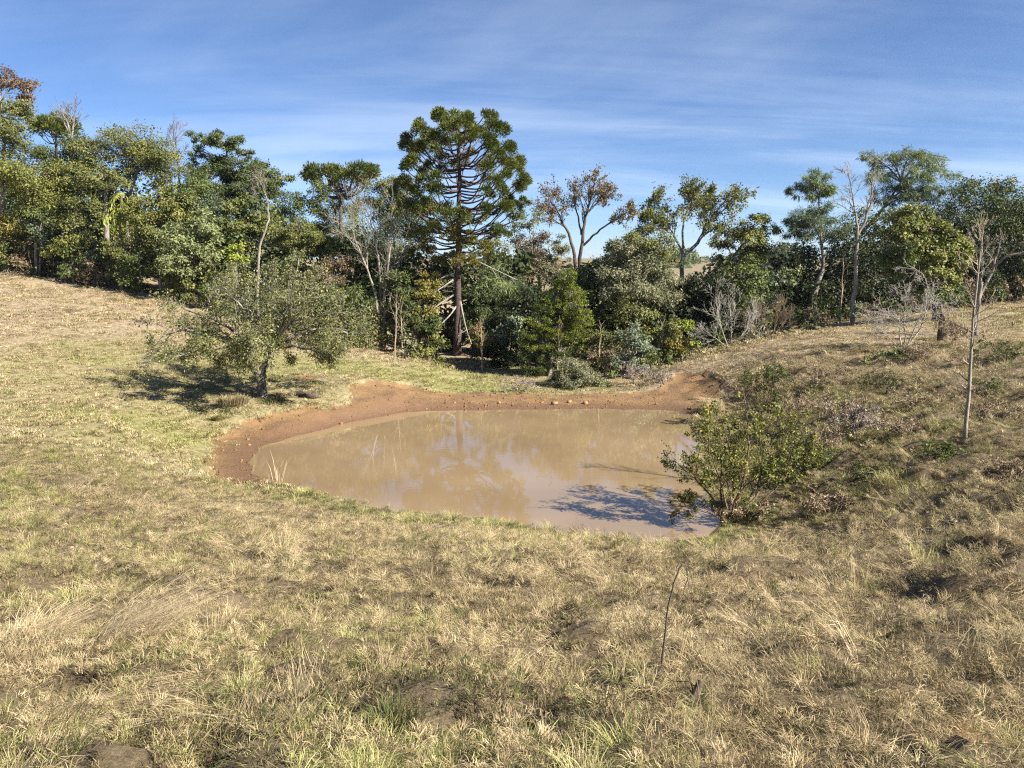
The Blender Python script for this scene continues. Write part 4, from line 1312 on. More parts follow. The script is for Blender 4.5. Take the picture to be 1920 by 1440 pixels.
bare_tree('bare_bush', 'brown twiggy bare bush beside the dark right-hand wood', 'bush', 1446, 37.5,
          [([(1446, 638, 0), (1436, 610, 0), (1425, 582, 0)], .03, .9, 13, .25), ([(1446, 638, 0), (1455, 605, 0), (1460, 575, 0)], .03, .9, 13, .25), ([(1447, 638, 0), (1465, 615, 0), (1476, 595, 0)], .02, .8, 13, .25), ([(1445, 638, 0), (1420, 615, .2), (1405, 598, .2)], .02, .8, 13, .25)], dict(TW, rmin=.007), 'brown', 3, seed=27)
bare_tree('dead_snag', 'thick broken grey snag with crooked limbs behind the sapling', 'dead tree', 1832, 32,
          [([(1830, 625, 0), (1836, 560, 0), (1840, 500, 0), (1843, 432, 0)], .11, .8, 4, .4), ([(1836, 560, 0), (1860, 510, .2), (1868, 480, .2), (1876, 452, .2)], .07, .7, 3, .4, 1), ([(1864, 500, 0), (1885, 480, -.3), (1930, 470, -.5), (1985, 455, -.6)], .055, 1.0, 6, .3, 1)], dict(TW, rmin=.01, trop=-.02, kink=.2), 'grey', 3, seed=28)
bare_tree('bare_bush', 'sprawling lichen-grey leafless bush on the right slope', 'bush', 1690, 29.0,
          [([(1690, 662, 0), (1710, 640, 0), (1730, 610, .2), (1742, 560, .3), (1735, 515, .4), (1705, 498, .5)], .04, .8, 14, .3), ([(1688, 662, 0), (1700, 630, -.2), (1690, 600, -.3), (1660, 590, -.3), (1625, 582, -.4)], .03, .9, 16, .25),
           ([(1700, 645, 0), (1720, 600, -.3), (1745, 580, -.4), (1770, 570, -.4)], .03, .9, 15, .2), ([(1692, 655, 0), (1685, 620, .3), (1700, 575, .4), (1690, 550, .4)], .03, .8, 15, .3), ([(1690, 655, 0), (1660, 625, -.4), (1630, 610, -.5)], .02, .7, 13, .3)], dict(TW, kink=.24, trop=-.01, ang=.8, rmin=.007), 'twig', 3, seed=29)
W('tree_stump', 'short dark leafless stump trunk wrapped in dry leaves on the right slope', 'stump', 1765, 31, [('brown', [(1762, 590, 14, 14), (1772, 610, 10, 16)])], bark='dark', tr=.16, lai=.9, leaf=(.12, .07), path=[(1765, 650, 0), (1764, 620, 0), (1768, 585, 0), (1760, 565, 0)])
for i, (px, D, h, sx) in enumerate([(740, 37.5, 118, 4), (1045, 35.5, 95, 3), (905, 37.5, 84, -3), (1120, 35, 90, 6), (690, 43, 90, -2), (580, 43, 70, 3), (1235, 36, 90, 10), (1575, 41, 110, 6), (665, 43.5, 120, 2), (755, 41, 110, -4)]):
    b = ground_at(px, D)
    by = 720 - F * math.tan(math.atan2(b[2] - CZ, D) + PITCH)
    bare_tree('sapling', ['thin pale sapling with few twigs left of the araucaria trunk', 'thin crooked sapling in the dark gap beside the conical conifer', 'thin pale sapling right of the araucaria trunk base', 'thin leaning sapling in the dark gap behind the grey shrub', 'thin pale pole beside the white leafless tree', 'thin pole stem behind the old lichened tree', 'thin white stem between the silver shrub and the yellow bush',
                          'thin pale pole left of the white slim trunk', 'thin straight pole at the shaded wood edge', 'thin dim pole left of the shaggy golden tree'][i], 'sapling', px, D,
              [([(px, by, 0), (px + sx * .5, by - h * .5, 0), (px + sx, by - h, 0)], .04, .8, 6, .4)], dict(TW, rmin=.007), 'straw', 2, seed=60 + i, group='thin stems along the wood edge')
#@@NEAR
# ------------------------------------------------------------------ nearer plants
# the old lichened tree on the left bank
def old_tree():
    D = 26.5
    px = 491
    rg = np.random.default_rng(77)
    base = ground_at(px, D)
    root = empty('old_tree', base)
    tag(root, 'old spreading tree with lichened limbs and sparse leaves on the left bank', 'tree')
    tb = Tubes()
    tips = []

    def limb(path, r0, r1, kids, cl, prm, lev=3, t0=.25):
        pts = np.array([P(a, b, D + c) for a, b, c in path])
        m = len(pts)
        f = np.linspace(0, m - 1, m * 3)
        pf = np.stack([np.interp(f, np.arange(m), pts[:, k]) for k in range(3)], 1)
        pf[1:-1] = (pf[:-2] + 2 * pf[1:-1] + pf[2:]) / 4 + rg.normal(0, 0.022, (len(pf) - 2, 3))
        rad = np.linspace(r0, r1, len(pf)) * rg.uniform(.88, 1.12, len(pf))
        tb.add(pf, rad, 8)
        for k in range(kids):
            t = t0 + (1 - t0) * (k + rg.uniform(.1, .9)) / kids
            i = int(min(t, .99) * (len(pf) - 1))
            dd = nrm(pf[i + 1] - pf[i])
            perp = nrm(np.cross(dd, rg.normal(0, 1, 3)))
            an = rg.uniform(.5, 1.1)
            grow(tb, pf[i], dd * math.cos(an) + perp * math.sin(an) + (0, 0, .15), cl * rg.uniform(.7, 1.25), max(.012, rad[i] * .45), lev - 1, rg, prm, tips)
        grow(tb, pf[-1], nrm(pf[-1] - pf[-2]), cl * .8, r1, lev - 2, rg, prm, tips)
    low = dict(kink=.17, trop=.0, n={1: 5, 2: 5}, ang=.75, lr=.55, rmin=.006, t0=.15)
    up = dict(kink=.2, trop=.03, n={1: 5, 2: 5}, ang=.75, lr=.55, rmin=.006, t0=.15)
    limb([(491, 752, 0), (492, 735, 0), (490, 715, -.02)], .21, .17, 0, .5, low)
    limb([(491, 722, 0), (482, 700, -.1), (468, 685, -.2), (452, 660, -.3)], .13, .08, 5, .8, low, t0=.5)
    limb([(452, 648, -.3), (420, 634, -.6), (380, 618, -.9), (330, 618, -1.1), (305, 631, -1.2)], .07, .02, 10, .95, low, t0=.1)
    limb([(452, 648, -.3), (430, 611, -.2), (395, 597, 0), (350, 582, .2)], .065, .02, 10, .95, up, t0=.15)
    limb([(455, 654, -.3), (440, 646, -1.0), (400, 654, -1.8), (352, 662, -2.3)], .05, .018, 9, .8, low, t0=.2)
    limb([(492, 696, 0), (500, 671, .1), (508, 656, .1), (512, 626, 0)], .14, .08, 4, .8, up, t0=.5)
    limb([(512, 628, 0), (520, 602, .2), (512, 562, .4), (505, 527, .5)], .07, .02, 12, .95, up, t0=.1)
    limb([(510, 641, 0), (545, 601, -.3), (590, 592, -.6), (640, 587, -.7)], .07, .02, 12, .95, up, t0=.12)
    limb([(508, 654, .1), (560, 626, .5), (615, 614, .9), (660, 626, 1.1)], .07, .02, 12, .95, low, t0=.15)
    limb([(508, 658, .1), (545, 648, -.7), (585, 658, -1.4), (620, 666, -1.8)], .05, .018, 10, .8, low, t0=.2)
    limb([(505, 656, .1), (495, 606, -.8), (470, 587, -1.4), (440, 562, -1.8)], .07, .02, 12, .95, up, t0=.2)
    limb([(505, 651, .1), (530, 612, -1.0), (545, 582, -1.7), (575, 562, -2.0)], .06, .018, 11, .9, up, t0=.2)
    limb([(500, 646, .1), (480, 602, 1.0), (450, 562, 1.8), (420, 542, 2.1)], .06, .018, 11, .9, up, t0=.2)
    limb([(505, 646, .1), (530, 602, 1.2), (560, 552, 1.9), (600, 532, 2.2)], .06, .018, 11, .9, up, t0=.2)
    limb([(505, 646, .1), (500, 626, -1.2), (490, 626, -2.2), (478, 646, -2.9)], .05, .016, 10, .8, low, t0=.3)
    limb([(508, 636, 0), (540, 567, .3), (548, 527, .4), (560, 492, .5)], .05, .014, 8, .7, up, t0=.3)
    tb.build('trunk', BK['apple'], root, base)
    # leaves sit on the twigs, thick low in the crown and thin at its bare grey top
    T = np.array([t for t in tips])
    zt = T[:, -1, 2]
    topz = P(490, 560, D)[2]
    lowz = P(490, 690, D)[2]
    w = np.clip((topz - zt) / (topz - lowz), 0.16, 1.0) ** 0.6
    m = len(T)
    n = 38000
    clus = np.clip(rg.gamma(0.9, 1.0, m), 0.05, 3.5)
    pr = w * clus
    pr /= pr.sum()
    i = rg.choice(m, n, p=pr)
    f = rg.uniform(.1, 1.0, n) * (T.shape[1] - 1)
    k = np.minimum(f.astype(int), T.shape[1] - 2)
    a, b = T[i, k], T[i, k + 1]
    p = a + (b - a) * (f - k)[:, None] + rg.normal(0, .085, (n, 3))
    ax = nrm(nrm(b - a) * .4 + rg.normal(0, .7, (n, 3)) - np.array((0, 0, .3)))
    nr = nrm(np.array((0, 0, .6)) + rg.normal(0, .7, (n, 3)))
    tint = np.clip(.45 + .2 * rg.normal(0, 1, m)[i] + .17 * rg.normal(0, 1, n), 0, 1)
    Lv = .080 * rg.uniform(.6, 1.35, n)
    obj('foliage', leaf_mesh('foliage', p, ax, nr, Lv, Lv * .5, tint, base), LM('apple'), root)


old_tree()


def stem_bush(name, label, cat, px, D, stems, prm, leaves, bark, seed, lev=3, extra=None, group=None):
    """many-stemmed leafy bush, its leaves set along the twigs"""
    rg = np.random.default_rng(seed)
    base = ground_at(px, D)
    root = empty(name, base)
    tag(root, label, cat, group)
    tb = Tubes()
    tips = []
    for path, r0, cl, kids, t0 in stems:
        pts = np.array([P(a, b, D + c) for a, b, c in path])
        pts[0, 2] = H(pts[0, 0], pts[0, 1]) - .06
        m = len(pts)
        f = np.linspace(0, m - 1, m * 3)
        pf = np.stack([np.interp(f, np.arange(m), pts[:, k]) for k in range(3)], 1)
        pf[1:-1] = (pf[:-2] + 2 * pf[1:-1] + pf[2:]) / 4 + rg.normal(0, .3 * r0, (len(pf) - 2, 3))
        rad = np.linspace(r0, r0 * .3, len(pf))
        tb.add(pf, rad, 6)
        for k in range(kids):
            t = t0 + (1 - t0) * (k + rg.uniform(.1, .9)) / kids
            i = int(min(t, .99) * (len(pf) - 1))
            dd = nrm(pf[i + 1] - pf[i])
            perp = nrm(np.cross(dd, rg.normal(0, 1, 3)))
            an = prm.get('ang0', .8) * rg.uniform(.7, 1.2)
            grow(tb, pf[i], dd * math.cos(an) + perp * math.sin(an), cl * rg.uniform(.7, 1.2) * (1.1 - .4 * t), max(prm['rmin'], rad[i] * .5), lev - 1, rg, prm, tips)
        grow(tb, pf[-1], nrm(pf[-1] - pf[-2]), cl * .7, rad[-1], max(lev - 2, 0), rg, prm, tips)
    tb.build('stems', BK[bark], root, base)
    T = np.array(tips)
    m = len(T)
    for pal, n, LL, WW, bias in leaves:
        cl_ = np.clip(rg.gamma(1.3, 1.0, m), .1, 3.5)
        i = rg.choice(m, n, p=cl_ / cl_.sum())
        f = rg.uniform(.1, 1.0, n) * (T.shape[1] - 1)
        k = np.minimum(f.astype(int), T.shape[1] - 2)
        a, b = T[i, k], T[i, k + 1]
        p = a + (b - a) * (f - k)[:, None] + rg.normal(0, LL * .45, (n, 3))
        ax = nrm(nrm(b - a) * .5 + rg.normal(0, .7, (n, 3)))
        nr = nrm(np.array((0, 0, .7)) + rg.normal(0, .65, (n, 3)))
        tint = np.clip(bias + .2 * rg.normal(0, 1, m)[i] + .2 * rg.normal(0, 1, n), 0, 1)
        Lv = LL * rg.uniform(.6, 1.3, n)
        obj('foliage', leaf_mesh('foliage', p, ax, nr, Lv, Lv * WW / LL, tint, base), LM(pal), root)
    return root


PR = dict(kink=.13, trop=.04, n={1: 5, 2: 5}, ang=.7, lr=.58, rmin=.004, t0=.2)
stem_bush('pond_bush', 'broad leafy bush with yellowing leaves at the right edge of the pond', 'bush', 1372, 15.6,
          [([(1353, 985, 0), (1352, 930, 0), (1353, 880, .1), (1350, 820, .1)], .03, .75, 9, .25), ([(1360, 985, 0), (1335, 930, -.2), (1300, 895, -.3), (1272, 870, -.3)], .025, .6, 8, .35), ([(1370, 988, 0), (1390, 920, -.2), (1405, 850, -.2), (1400, 780, -.1)], .035, .8, 11, .25),
           ([(1378, 988, 0), (1425, 920, .1), (1465, 870, .2), (1495, 830, .3)], .03, .7, 10, .3), ([(1375, 985, 0), (1375, 900, .5), (1365, 830, .7), (1355, 790, .8)], .03, .75, 10, .3), ([(1380, 985, 0), (1420, 910, .6), (1445, 830, .8), (1460, 780, .8)], .03, .75, 11, .3),
           ([(1365, 990, 0), (1380, 930, -.6), (1410, 900, -.9), (1450, 880, -1.0)], .022, .55, 8, .3), ([(1360, 990, 0), (1330, 960, -.2), (1300, 950, -.2), (1272, 950, -.2)], .016, .38, 6, .3), ([(1385, 988, 0), (1440, 930, -.1), (1480, 890, .1), (1520, 845, .2)], .024, .55, 8, .4),
           ([(1370, 985, 0), (1350, 900, -.4), (1330, 850, -.6), (1310, 810, -.6)], .025, .65, 9, .3)],
          PR, [('bush', 11500, .056, .034, .44)], 'brown', 31)
stem_bush('green_shrub', 'thin dark green shrub standing behind the pond bush', 'bush', 1440, 24.5,
          [([(1438, 748, 0), (1432, 725, 0), (1430, 700, 0)], .02, .5, 8, .3), ([(1444, 748, 0), (1448, 720, .2), (1450, 692, .2)], .02, .5, 8, .3), ([(1440, 748, 0), (1462, 722, -.2), (1470, 705, -.2)], .016, .45, 7, .3), ([(1436, 748, 0), (1412, 725, 0), (1402, 712, 0)], .016, .4, 7, .3)],
          PR, [('mid', 3600, .06, .03, .55)], 'brown', 32)
stem_bush('leafy_clump', 'low bright-topped leafy clump below the sprawling bare bush', 'bush', 1665, 26.0,
          [([(1660, 702, 0), (1650, 690, 0), (1640, 680, 0)], .012, .4, 7, .2), ([(1668, 702, 0), (1670, 685, 0), (1675, 668, 0)], .012, .4, 7, .2), ([(1675, 702, 0), (1690, 688, 0), (1698, 676, 0)], .012, .4, 7, .2), ([(1664, 702, 0), (1660, 690, .4), (1655, 676, .5)], .012, .4, 7, .2)],
          PR, [('mid', 2600, .10, .05, .6), ('blue', 900, .10, .05, .6)], 'brown', 33)
# sapling with whorls of upswept bare branches
def whorl_sapling():
    D = 16.0
    rg = np.random.default_rng(41)
    base = ground_at(1810, D)
    root = empty('sapling', base)
    tag(root, 'slim pale sapling with upswept bare branches on the right slope', 'sapling')
    pts = np.array([P(a, b, D) for a, b in [(1808, 838), (1811, 790), (1817, 740), (1819, 690), (1822, 640), (1825, 590), (1831, 540), (1836, 490), (1842, 440), (1846, 415)]])
    pts[0] = base - (0, 0, .1)
    m = len(pts)
    f = np.linspace(0, m - 1, m * 3)
    pf = np.stack([np.interp(f, np.arange(m), pts[:, k]) for k in range(3)], 1)
    pf[1:-1] = (pf[:-2] + 2 * pf[1:-1] + pf[2:]) / 4
    rad = np.linspace(.044, .008, len(pf))
    tb = Tubes()
    tb.add(pf, rad, 9)
    tb.build('trunk', BK['sapling'], root, base)
    tips = []
    prm = dict(kink=.10, trop=.10, n={1: 3, 2: 3}, ang=.55, lr=.6, rmin=.004, t0=.3)
    for t in np.concatenate([rg.uniform(.40, .98, 36), rg.uniform(.2, .42, 6)]):
        i = int(t * (len(pf) - 1))
        az = rg.uniform(0, 2 * math.pi)
        d = np.array((math.cos(az), math.sin(az), .35 + .9 * max(0, t - .5)))
        L = (.95 - .62 * max(0, t - .45) / .55) * rg.uniform(.6, 1.15) if t > .4 else .35
        bt = Tubes()
        grow(bt, pf[i], nrm(d), L * .75, max(.005, .022 * (1.15 - t)), 2 if t > .4 else 1, rg, prm, tips)
        bt.build('branch', BK['straw'], root, base)
    T = np.array(tips)
    n = 240
    i = rg.integers(0, len(T), n)
    k = rg.integers(0, T.shape[1], n)
    p = T[i, k]
    keep = p[:, 2] < P(1820, 600, D)[2]
    p = p[keep]
    n = len(p)
    ax = nrm(rg.normal(0, .5, (n, 3)) - np.array((0, 0, 1.0)))
    obj('dry_leaves', leaf_mesh('dry_leaves', p, ax, nrm(rg.normal(0, 1, (n, 3))), rg.uniform(.05, .1, n), rg.uniform(.02, .035, n), rg.uniform(0, 1, n), base), LM('brown'), root)


whorl_sapling()


# single dry stalk with a hanging tip, in the foreground
def stick():
    base = ground_at(1236, 4.55)
    root = empty('dry_stalk', base)
    tag(root, 'thin dark dry stalk with bent-over tip standing in the foreground grass', 'stalk')
    D = 4.55
    pts = np.array([P(a, b, D) for a, b in [(1234, 1362), (1238, 1290), (1243, 1220), (1252, 1140), (1264, 1095), (1274, 1066), (1282, 1056), (1288, 1066), (1290, 1085), (1292, 1105)]])
    pts[0] = base - (0, 0, .06)
    tb = Tubes()
    rg = np.random.default_rng(3)
    f = np.linspace(0, len(pts) - 1, 30)
    pf = np.stack([np.interp(f, np.arange(len(pts)), pts[:, k]) for k in range(3)], 1)
    pf[1:-1] += rg.normal(0, .0015, (28, 3))
    tb.add(pf, np.linspace(.0075, .0025, 30), 6)
    tb.build('stem', BK['dark'], root, base)
    t2 = Tubes()
    for a in ([(1290, 1085), (1284, 1100), (1281, 1112)], [(1286, 1060), (1296, 1078), (1299, 1098)]):
        q = np.array([P(*x, D) for x in a])
        t2.add(q, (.003, .0025, .0015), 4)
    t2.build('twigs', BK['dark'], root, base)


stick()


# ------------------------------------------------------------------ grass: patches of blades built once, strewn by geometry nodes
def blades(b, la, hh, le, w, curl, flat, rg):
    """mesh arrays for bent blades: feet b, lean direction la, height hh, lean le"""
    n = len(b)
    ld = np.stack([np.cos(la), np.sin(la), np.zeros(n)], 1)
    up = np.array((0, 0, 1.0))
    mid = b + up * (hh * .6 * (1 - flat))[:, None] + ld * (hh * le * .38)[:, None]
    tip = b + up * (hh * (1 - flat) * (1 - curl * rg.uniform(0, 1, n)))[:, None] + ld * (hh * le)[:, None]
    tip[:, 2] = np.maximum(tip[:, 2], .008)
    sd = nrm(np.stack([-np.sin(la + rg.normal(0, .8, n)), np.cos(la), rg.normal(0, .25, n)], 1))
    W_ = (w * rg.uniform(.5, 1.3, n))[:, None]
    V = np.stack([b - sd * W_ * .5, b + sd * W_ * .5, mid + sd * W_ * .42, mid - sd * W_ * .42, tip], 1).reshape(-1, 3)
    k = np.arange(n) * 5
    return V, np.stack([k, k + 1, k + 2, k + 3], 1), np.stack([k + 3, k + 2, k + 4], 1)


def grass_material():
    mt, nt, N, L = nodes('grass_blades')
    out = N('ShaderNodeOutputMaterial')

    def att(nm):
        a = N('ShaderNodeAttribute')
        a.attribute_name = nm
        return a.outputs['Fac']
    dry = ramp(N, [(0.06, 0.044, 0.027), (0.23, 0.165, 0.092), (0.44, 0.332, 0.186), (0.64, 0.520, 0.330)], [0, .3, .6, 1])
    grn = ramp(N, [(0.045, 0.062, 0.014), (0.140, 0.165, 0.040), (0.285, 0.290, 0.085), (0.44, 0.425, 0.165)], [0, .35, .7, 1])
    t = att('tint')
    L(t, dry.inputs[0])
    L(t, grn.inputs[0])
    mx = N('ShaderNodeMix')
    mx.data_type = 'RGBA'
    L(att('hue'), mx.inputs['Factor'])
    L(dry.outputs[0], mx.inputs['A'])
    L(grn.outputs[0], mx.inputs['B'])
    p = N('ShaderNodeBsdfPrincipled')
    p.inputs['Roughness'].default_value = .6
    p.inputs['Specular IOR Level'].default_value = .2
    L(mx.outputs['Result'], p.inputs['Base Color'])
    tr = N('ShaderNodeBsdfTranslucent')
    L(mx.outputs['Result'], tr.inputs['Color'])
    ms = N('ShaderNodeMixShader')
    ms.inputs[0].default_value = .2
    L(p.outputs[0], ms.inputs[1])
    L(tr.outputs[0], ms.inputs[2])
    L(ms.outputs[0], out.inputs[0])
    return mt


GRASS_MAT = grass_material()
PROTO = bpy.data.collections.new('tuft_library')
PN = []


def proto(kind, R, tufts, per, tr, h, lean, w, curl, flat, green, tb, rg, flow=None):
    """a patch of radius R made of small tufts"""
    Vs, Q, T, ti, hu, n0 = [], [], [], [], [], 0
    for k in range(tufts):
        a = rg.uniform(0, 6.283)
        r = R * math.sqrt(rg.random())
        c = np.array((math.cos(a) * r, math.sin(a) * r, -.015))
        n = max(4, int(per * rg.uniform(.5, 1.5)))
        q = rg.uniform(0, 6.283, n)
        rr = tr * np.sqrt(rg.uniform(0, 1, n)) * rg.uniform(.6, 1.4)
        b = c + np.stack([np.cos(q) * rr, np.sin(q) * rr, np.zeros(n)], 1)
        la = q + rg.normal(0, .7, n) if flow is None else flow + rg.normal(0, .30, n) + rg.normal(0, .25)
        hs = h * rg.uniform(.5, 1.5)
        V, f4, f3 = blades(b, la, hs * rg.uniform(.45, 1.2, n), lean * rg.uniform(.3, 1.5, n), w, curl, flat, rg)
        Vs.append(V)
        Q.append(f4 + n0)
        T.append(f3 + n0)
        n0 += len(V)
        g = 1.0 if rg.random() < green else 0.0
        hu.append(np.repeat(np.clip(g * rg.uniform(.7, 1) + (1 - g) * rg.uniform(0, .25) + rg.normal(0, .12, n), 0, 1), 5))
        ti.append(np.repeat(np.clip(tb + rg.normal(0, .19) + rg.normal(0, .17, n), 0, 1), 5))
    me = mesh('tuft', np.concatenate(Vs), [np.concatenate(Q), np.concatenate(T)], {'tint': np.concatenate(ti), 'hue': np.concatenate(hu)})
    me.materials.append(GRASS_MAT)
    o = bpy.data.objects.new('t%03d' % len(PN), me)
    PROTO.objects.link(o)
    PN.append(kind)


rgp = np.random.default_rng(99)
for v in range(4):
    #     kind    R   tufts per  tr    h    lean  w     curl flat green tint
    for a in [('dry', .24, 9, 35, .050, 0.048, 1.3, .0030, .6, .10, .10, 0.55), ('mix', .24, 9, 35, .050, 0.049, 1.2, .0030, .6, .05, .42, 0.53), ('green', .24, 11, 33, .045, 0.053, 1.0, .0030, .5, .0, .85, 0.50),
              ('brown', .24, 8, 35, .055, 0.043, 1.4, .0030, .8, .2, .05, 0.30), ('pale', .24, 8, 35, .06, 0.049, 1.4, .0030, .7, .2, .03, 0.68)]:
        proto(*a, rgp)
    proto('mat', .25, 6, 26, .10, .15, 1.35, .0028, .9, .80, .06, .66, rgp, flow=rgp.uniform(0, 6.28))
    proto('matbrown', .25, 6, 26, .10, .13, 1.35, .0028, .9, .78, .12, .38, rgp, flow=rgp.uniform(0, 6.28))
    proto('hollow', .20, 7, 22, .05, .045, 1.2, .0050, .7, .1, .25, .08, rgp)  # near-black blades: shade of the hollows put into the tint
    proto('tall', .05, 2, 7, .04, .22, .45, .0030, .2, 0, .05, .75, rgp)
    proto('tussock', .05, 2, 120, .08, .10, 1.4, .0027, .7, .05, .05, .56, rgp)
    proto('gtussock', .05, 2, 110, .08, .11, 1.1, .0030, .5, 0, .95, .60, rgp)
    for a in [('fdry', .42, 18, 15, .10, .060, .9, .011, .6, .1, .08, .56), ('fmix', .42, 18, 15, .09, .065, .8, .011, .5, 0, .50, .55), ('fgreen', .42, 19, 15, .09, .065, .7, .011, .5, 0, .92, .62), ('fbrown', .42, 17, 15, .10, .055, 1.0, .011, .6, .2, .04, .40)]:
        proto(*a, rgp)
KIND = {}
for i, k in enumerate(PN):
    KIND.setdefault(k, []).append(i)


def gn_tree():
    g = bpy.data.node_groups.new('strew', 'GeometryNodeTree')
    g.interface.new_socket('Geometry', in_out='INPUT', socket_type='NodeSocketGeometry')
    g.interface.new_socket('Geometry', in_out='OUTPUT', socket_type='NodeSocketGeometry')
    N, L = g.nodes.new, g.links.new
    i, o = N('NodeGroupInput'), N('NodeGroupOutput')
    ci = N('GeometryNodeCollectionInfo')
    ci.inputs['Collection'].default_value = PROTO
    ci.inputs['Separate Children'].default_value = True
    ci.inputs['Reset Children'].default_value = True
    iop = N('GeometryNodeInstanceOnPoints')
    iop.inputs['Pick Instance'].default_value = True
    L(i.outputs[0], iop.inputs['Points'])
    L(ci.outputs[0], iop.inputs['Instance'])

    def att(nm, tp):
        n = N('GeometryNodeInputNamedAttribute')
        n.data_type = tp
        n.inputs['Name'].default_value = nm
        return n.outputs['Attribute']
    L(att('idx', 'INT'), iop.inputs['Instance Index'])
    L(att('rot', 'FLOAT_VECTOR'), iop.inputs['Rotation'])
    L(att('scl', 'FLOAT_VECTOR'), iop.inputs['Scale'])
    L(iop.outputs[0], o.inputs[0])
    return g


GN = gn_tree()


def strew(name, label, cat, p, idx, rot, scl):
    me = mesh(name, p, [], {'idx': idx.astype(int), 'rot': rot, 'scl': scl})
    o = obj(name, me, None)
    md = o.modifiers.new('strew', 'NODES')
    md.node_group = GN
    tag(o, label, cat, kind='stuff')
    return o


def field(y0, y1, dens, rg, wide=.9, pad=3.0):
    A = wide * (y1 ** 2 - y0 ** 2) + 2 * pad * (y1 - y0)
    n = int(A * dens)
    y = rg.uniform(y0, y1, n * 3)
    acc = rg.uniform(0, wide * y1 + pad, n * 3) < wide * y + pad
    y = y[acc][:n]
    x = rg.uniform(-1, 1, len(y)) * (wide * y + pad)
    return x, y


def pick(kinds, rg):
    out = np.zeros(len(kinds), dtype=int)
    for k in set(kinds):
        m = kinds == k
        out[m] = rg.choice(KIND[k], m.sum())
    return out


EDGE_W = np.array([ground_at(a, b)[:2] for a, b in EDGE])


def lay(x, y, rg, far, s0=1.0, gap=True):
    z, sd, cl = terrain(x, y)
    e = 0.2
    zx = terrain(x + e, y)[0]
    zy = terrain(x, y + e)[0]
    ey = np.interp(x, EDGE_W[:, 0], EDGE_W[:, 1])
    n = len(x)
    keep = (sd > -.10 + .35 * rg.random(n)) & (rg.random(n) > sstep(.2, .5, cl) * .99) & (y < ey + 3)
    if gap:
        keep &= fbm(x * 1.1, y * 1.3, 231, 2) + rg.normal(0, .12, n) > -.62
    g = green_field(x, y) + .30 * fbm(x * .8, y * 1.0, 201, 3) + rg.normal(0, .10, n)
    d = fbm(x * .5, y * .7, 211, 3) + rg.normal(0, .14, n)
    u = rg.random(n)
    if far:
        kd = np.where(g > .66, 'fgreen', np.where(g > .44, 'fmix', np.where(d > -.16, 'fdry', 'fbrown'))).astype('<U9')
    else:
        kd = np.where(g > .66, 'green', np.where(g > .39, 'mix', np.where(d > .30, 'pale', np.where(d > -.14, 'dry', 'brown')))).astype('<U9')
        hol = vnoise(x * 1.9 + .4 * y, y * 2.6, 241) + rg.normal(0, .07, n)
        kd = np.where(u < .07, 'mat', kd)
        kd = np.where((u > .13) & (u < .20), 'matbrown', kd)
        kd = np.where((u > .24) & (u < .248), 'tall', kd)
        kd = np.where((u > .26) & (u < .31), np.where(g > .42, 'gtussock', 'tussock'), kd)
        kd = np.where(hol < -.24, 'hollow', kd)  # darkest tufts go in the dips as painted shade
        kd = np.where((sd < 1.0) & (u > .4), np.where(u > .93, 'gtussock', 'green'), kd)
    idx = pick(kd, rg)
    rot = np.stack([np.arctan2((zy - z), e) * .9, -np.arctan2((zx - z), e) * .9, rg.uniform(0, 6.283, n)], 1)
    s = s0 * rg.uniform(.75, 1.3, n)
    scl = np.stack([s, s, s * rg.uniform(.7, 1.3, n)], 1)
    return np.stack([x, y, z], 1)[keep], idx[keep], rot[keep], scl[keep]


rgg = np.random.default_rng(17)
parts = [lay(*field(1.8, 9, 66, rgg), rgg, False), lay(*field(9, 17.5, 36, rgg), rgg, False, 1.15)]
strew('grass', 'matted dry and green grass covering the foreground slope', 'grass', *[np.concatenate([q[i] for q in parts]) for i in range(4)])
x_, y_ = field(17, 34, 5.5, rgg)
rt = (x_ > 4.0) & (y_ < 30)
parts = [lay(x_[~rt], y_[~rt], rgg, True, 1.0, False), lay(x_[rt], y_[rt], rgg, True, 1.0), lay(x_[rt] + .07, y_[rt], rgg, False, 1.5), lay(*field(34, 58, 2.2, rgg), rgg, True, 1.5, False)]
x_, y_ = field(17, 31, 12, rgg)
k_ = x_ > 3.6
parts.append(lay(x_[k_], y_[k_], rgg, False, 1.35))
x_, y_ = field(6, 31, 1.5, rgg)
k_ = x_ > 2.5 + .15 * (y_ - 6)
x_, y_ = x_[k_], y_[k_]
p_, i_, r_, s_ = lay(x_, y_, rgg, False, 1.0)
i_ = pick(np.where(rgg.random(len(i_)) < .35, 'gtussock', np.where(rgg.random(len(i_)) < .6, 'tussock', 'hollow')).astype('<U9'), rgg)
parts.append((p_, i_, r_, s_ * rgg.uniform(1.0, 1.6, (len(i_), 1))))
strew('field_grass', 'short tan and green pasture grass on the far slopes', 'grass', *[np.concatenate([q[i] for q in parts]) for i in range(4)])
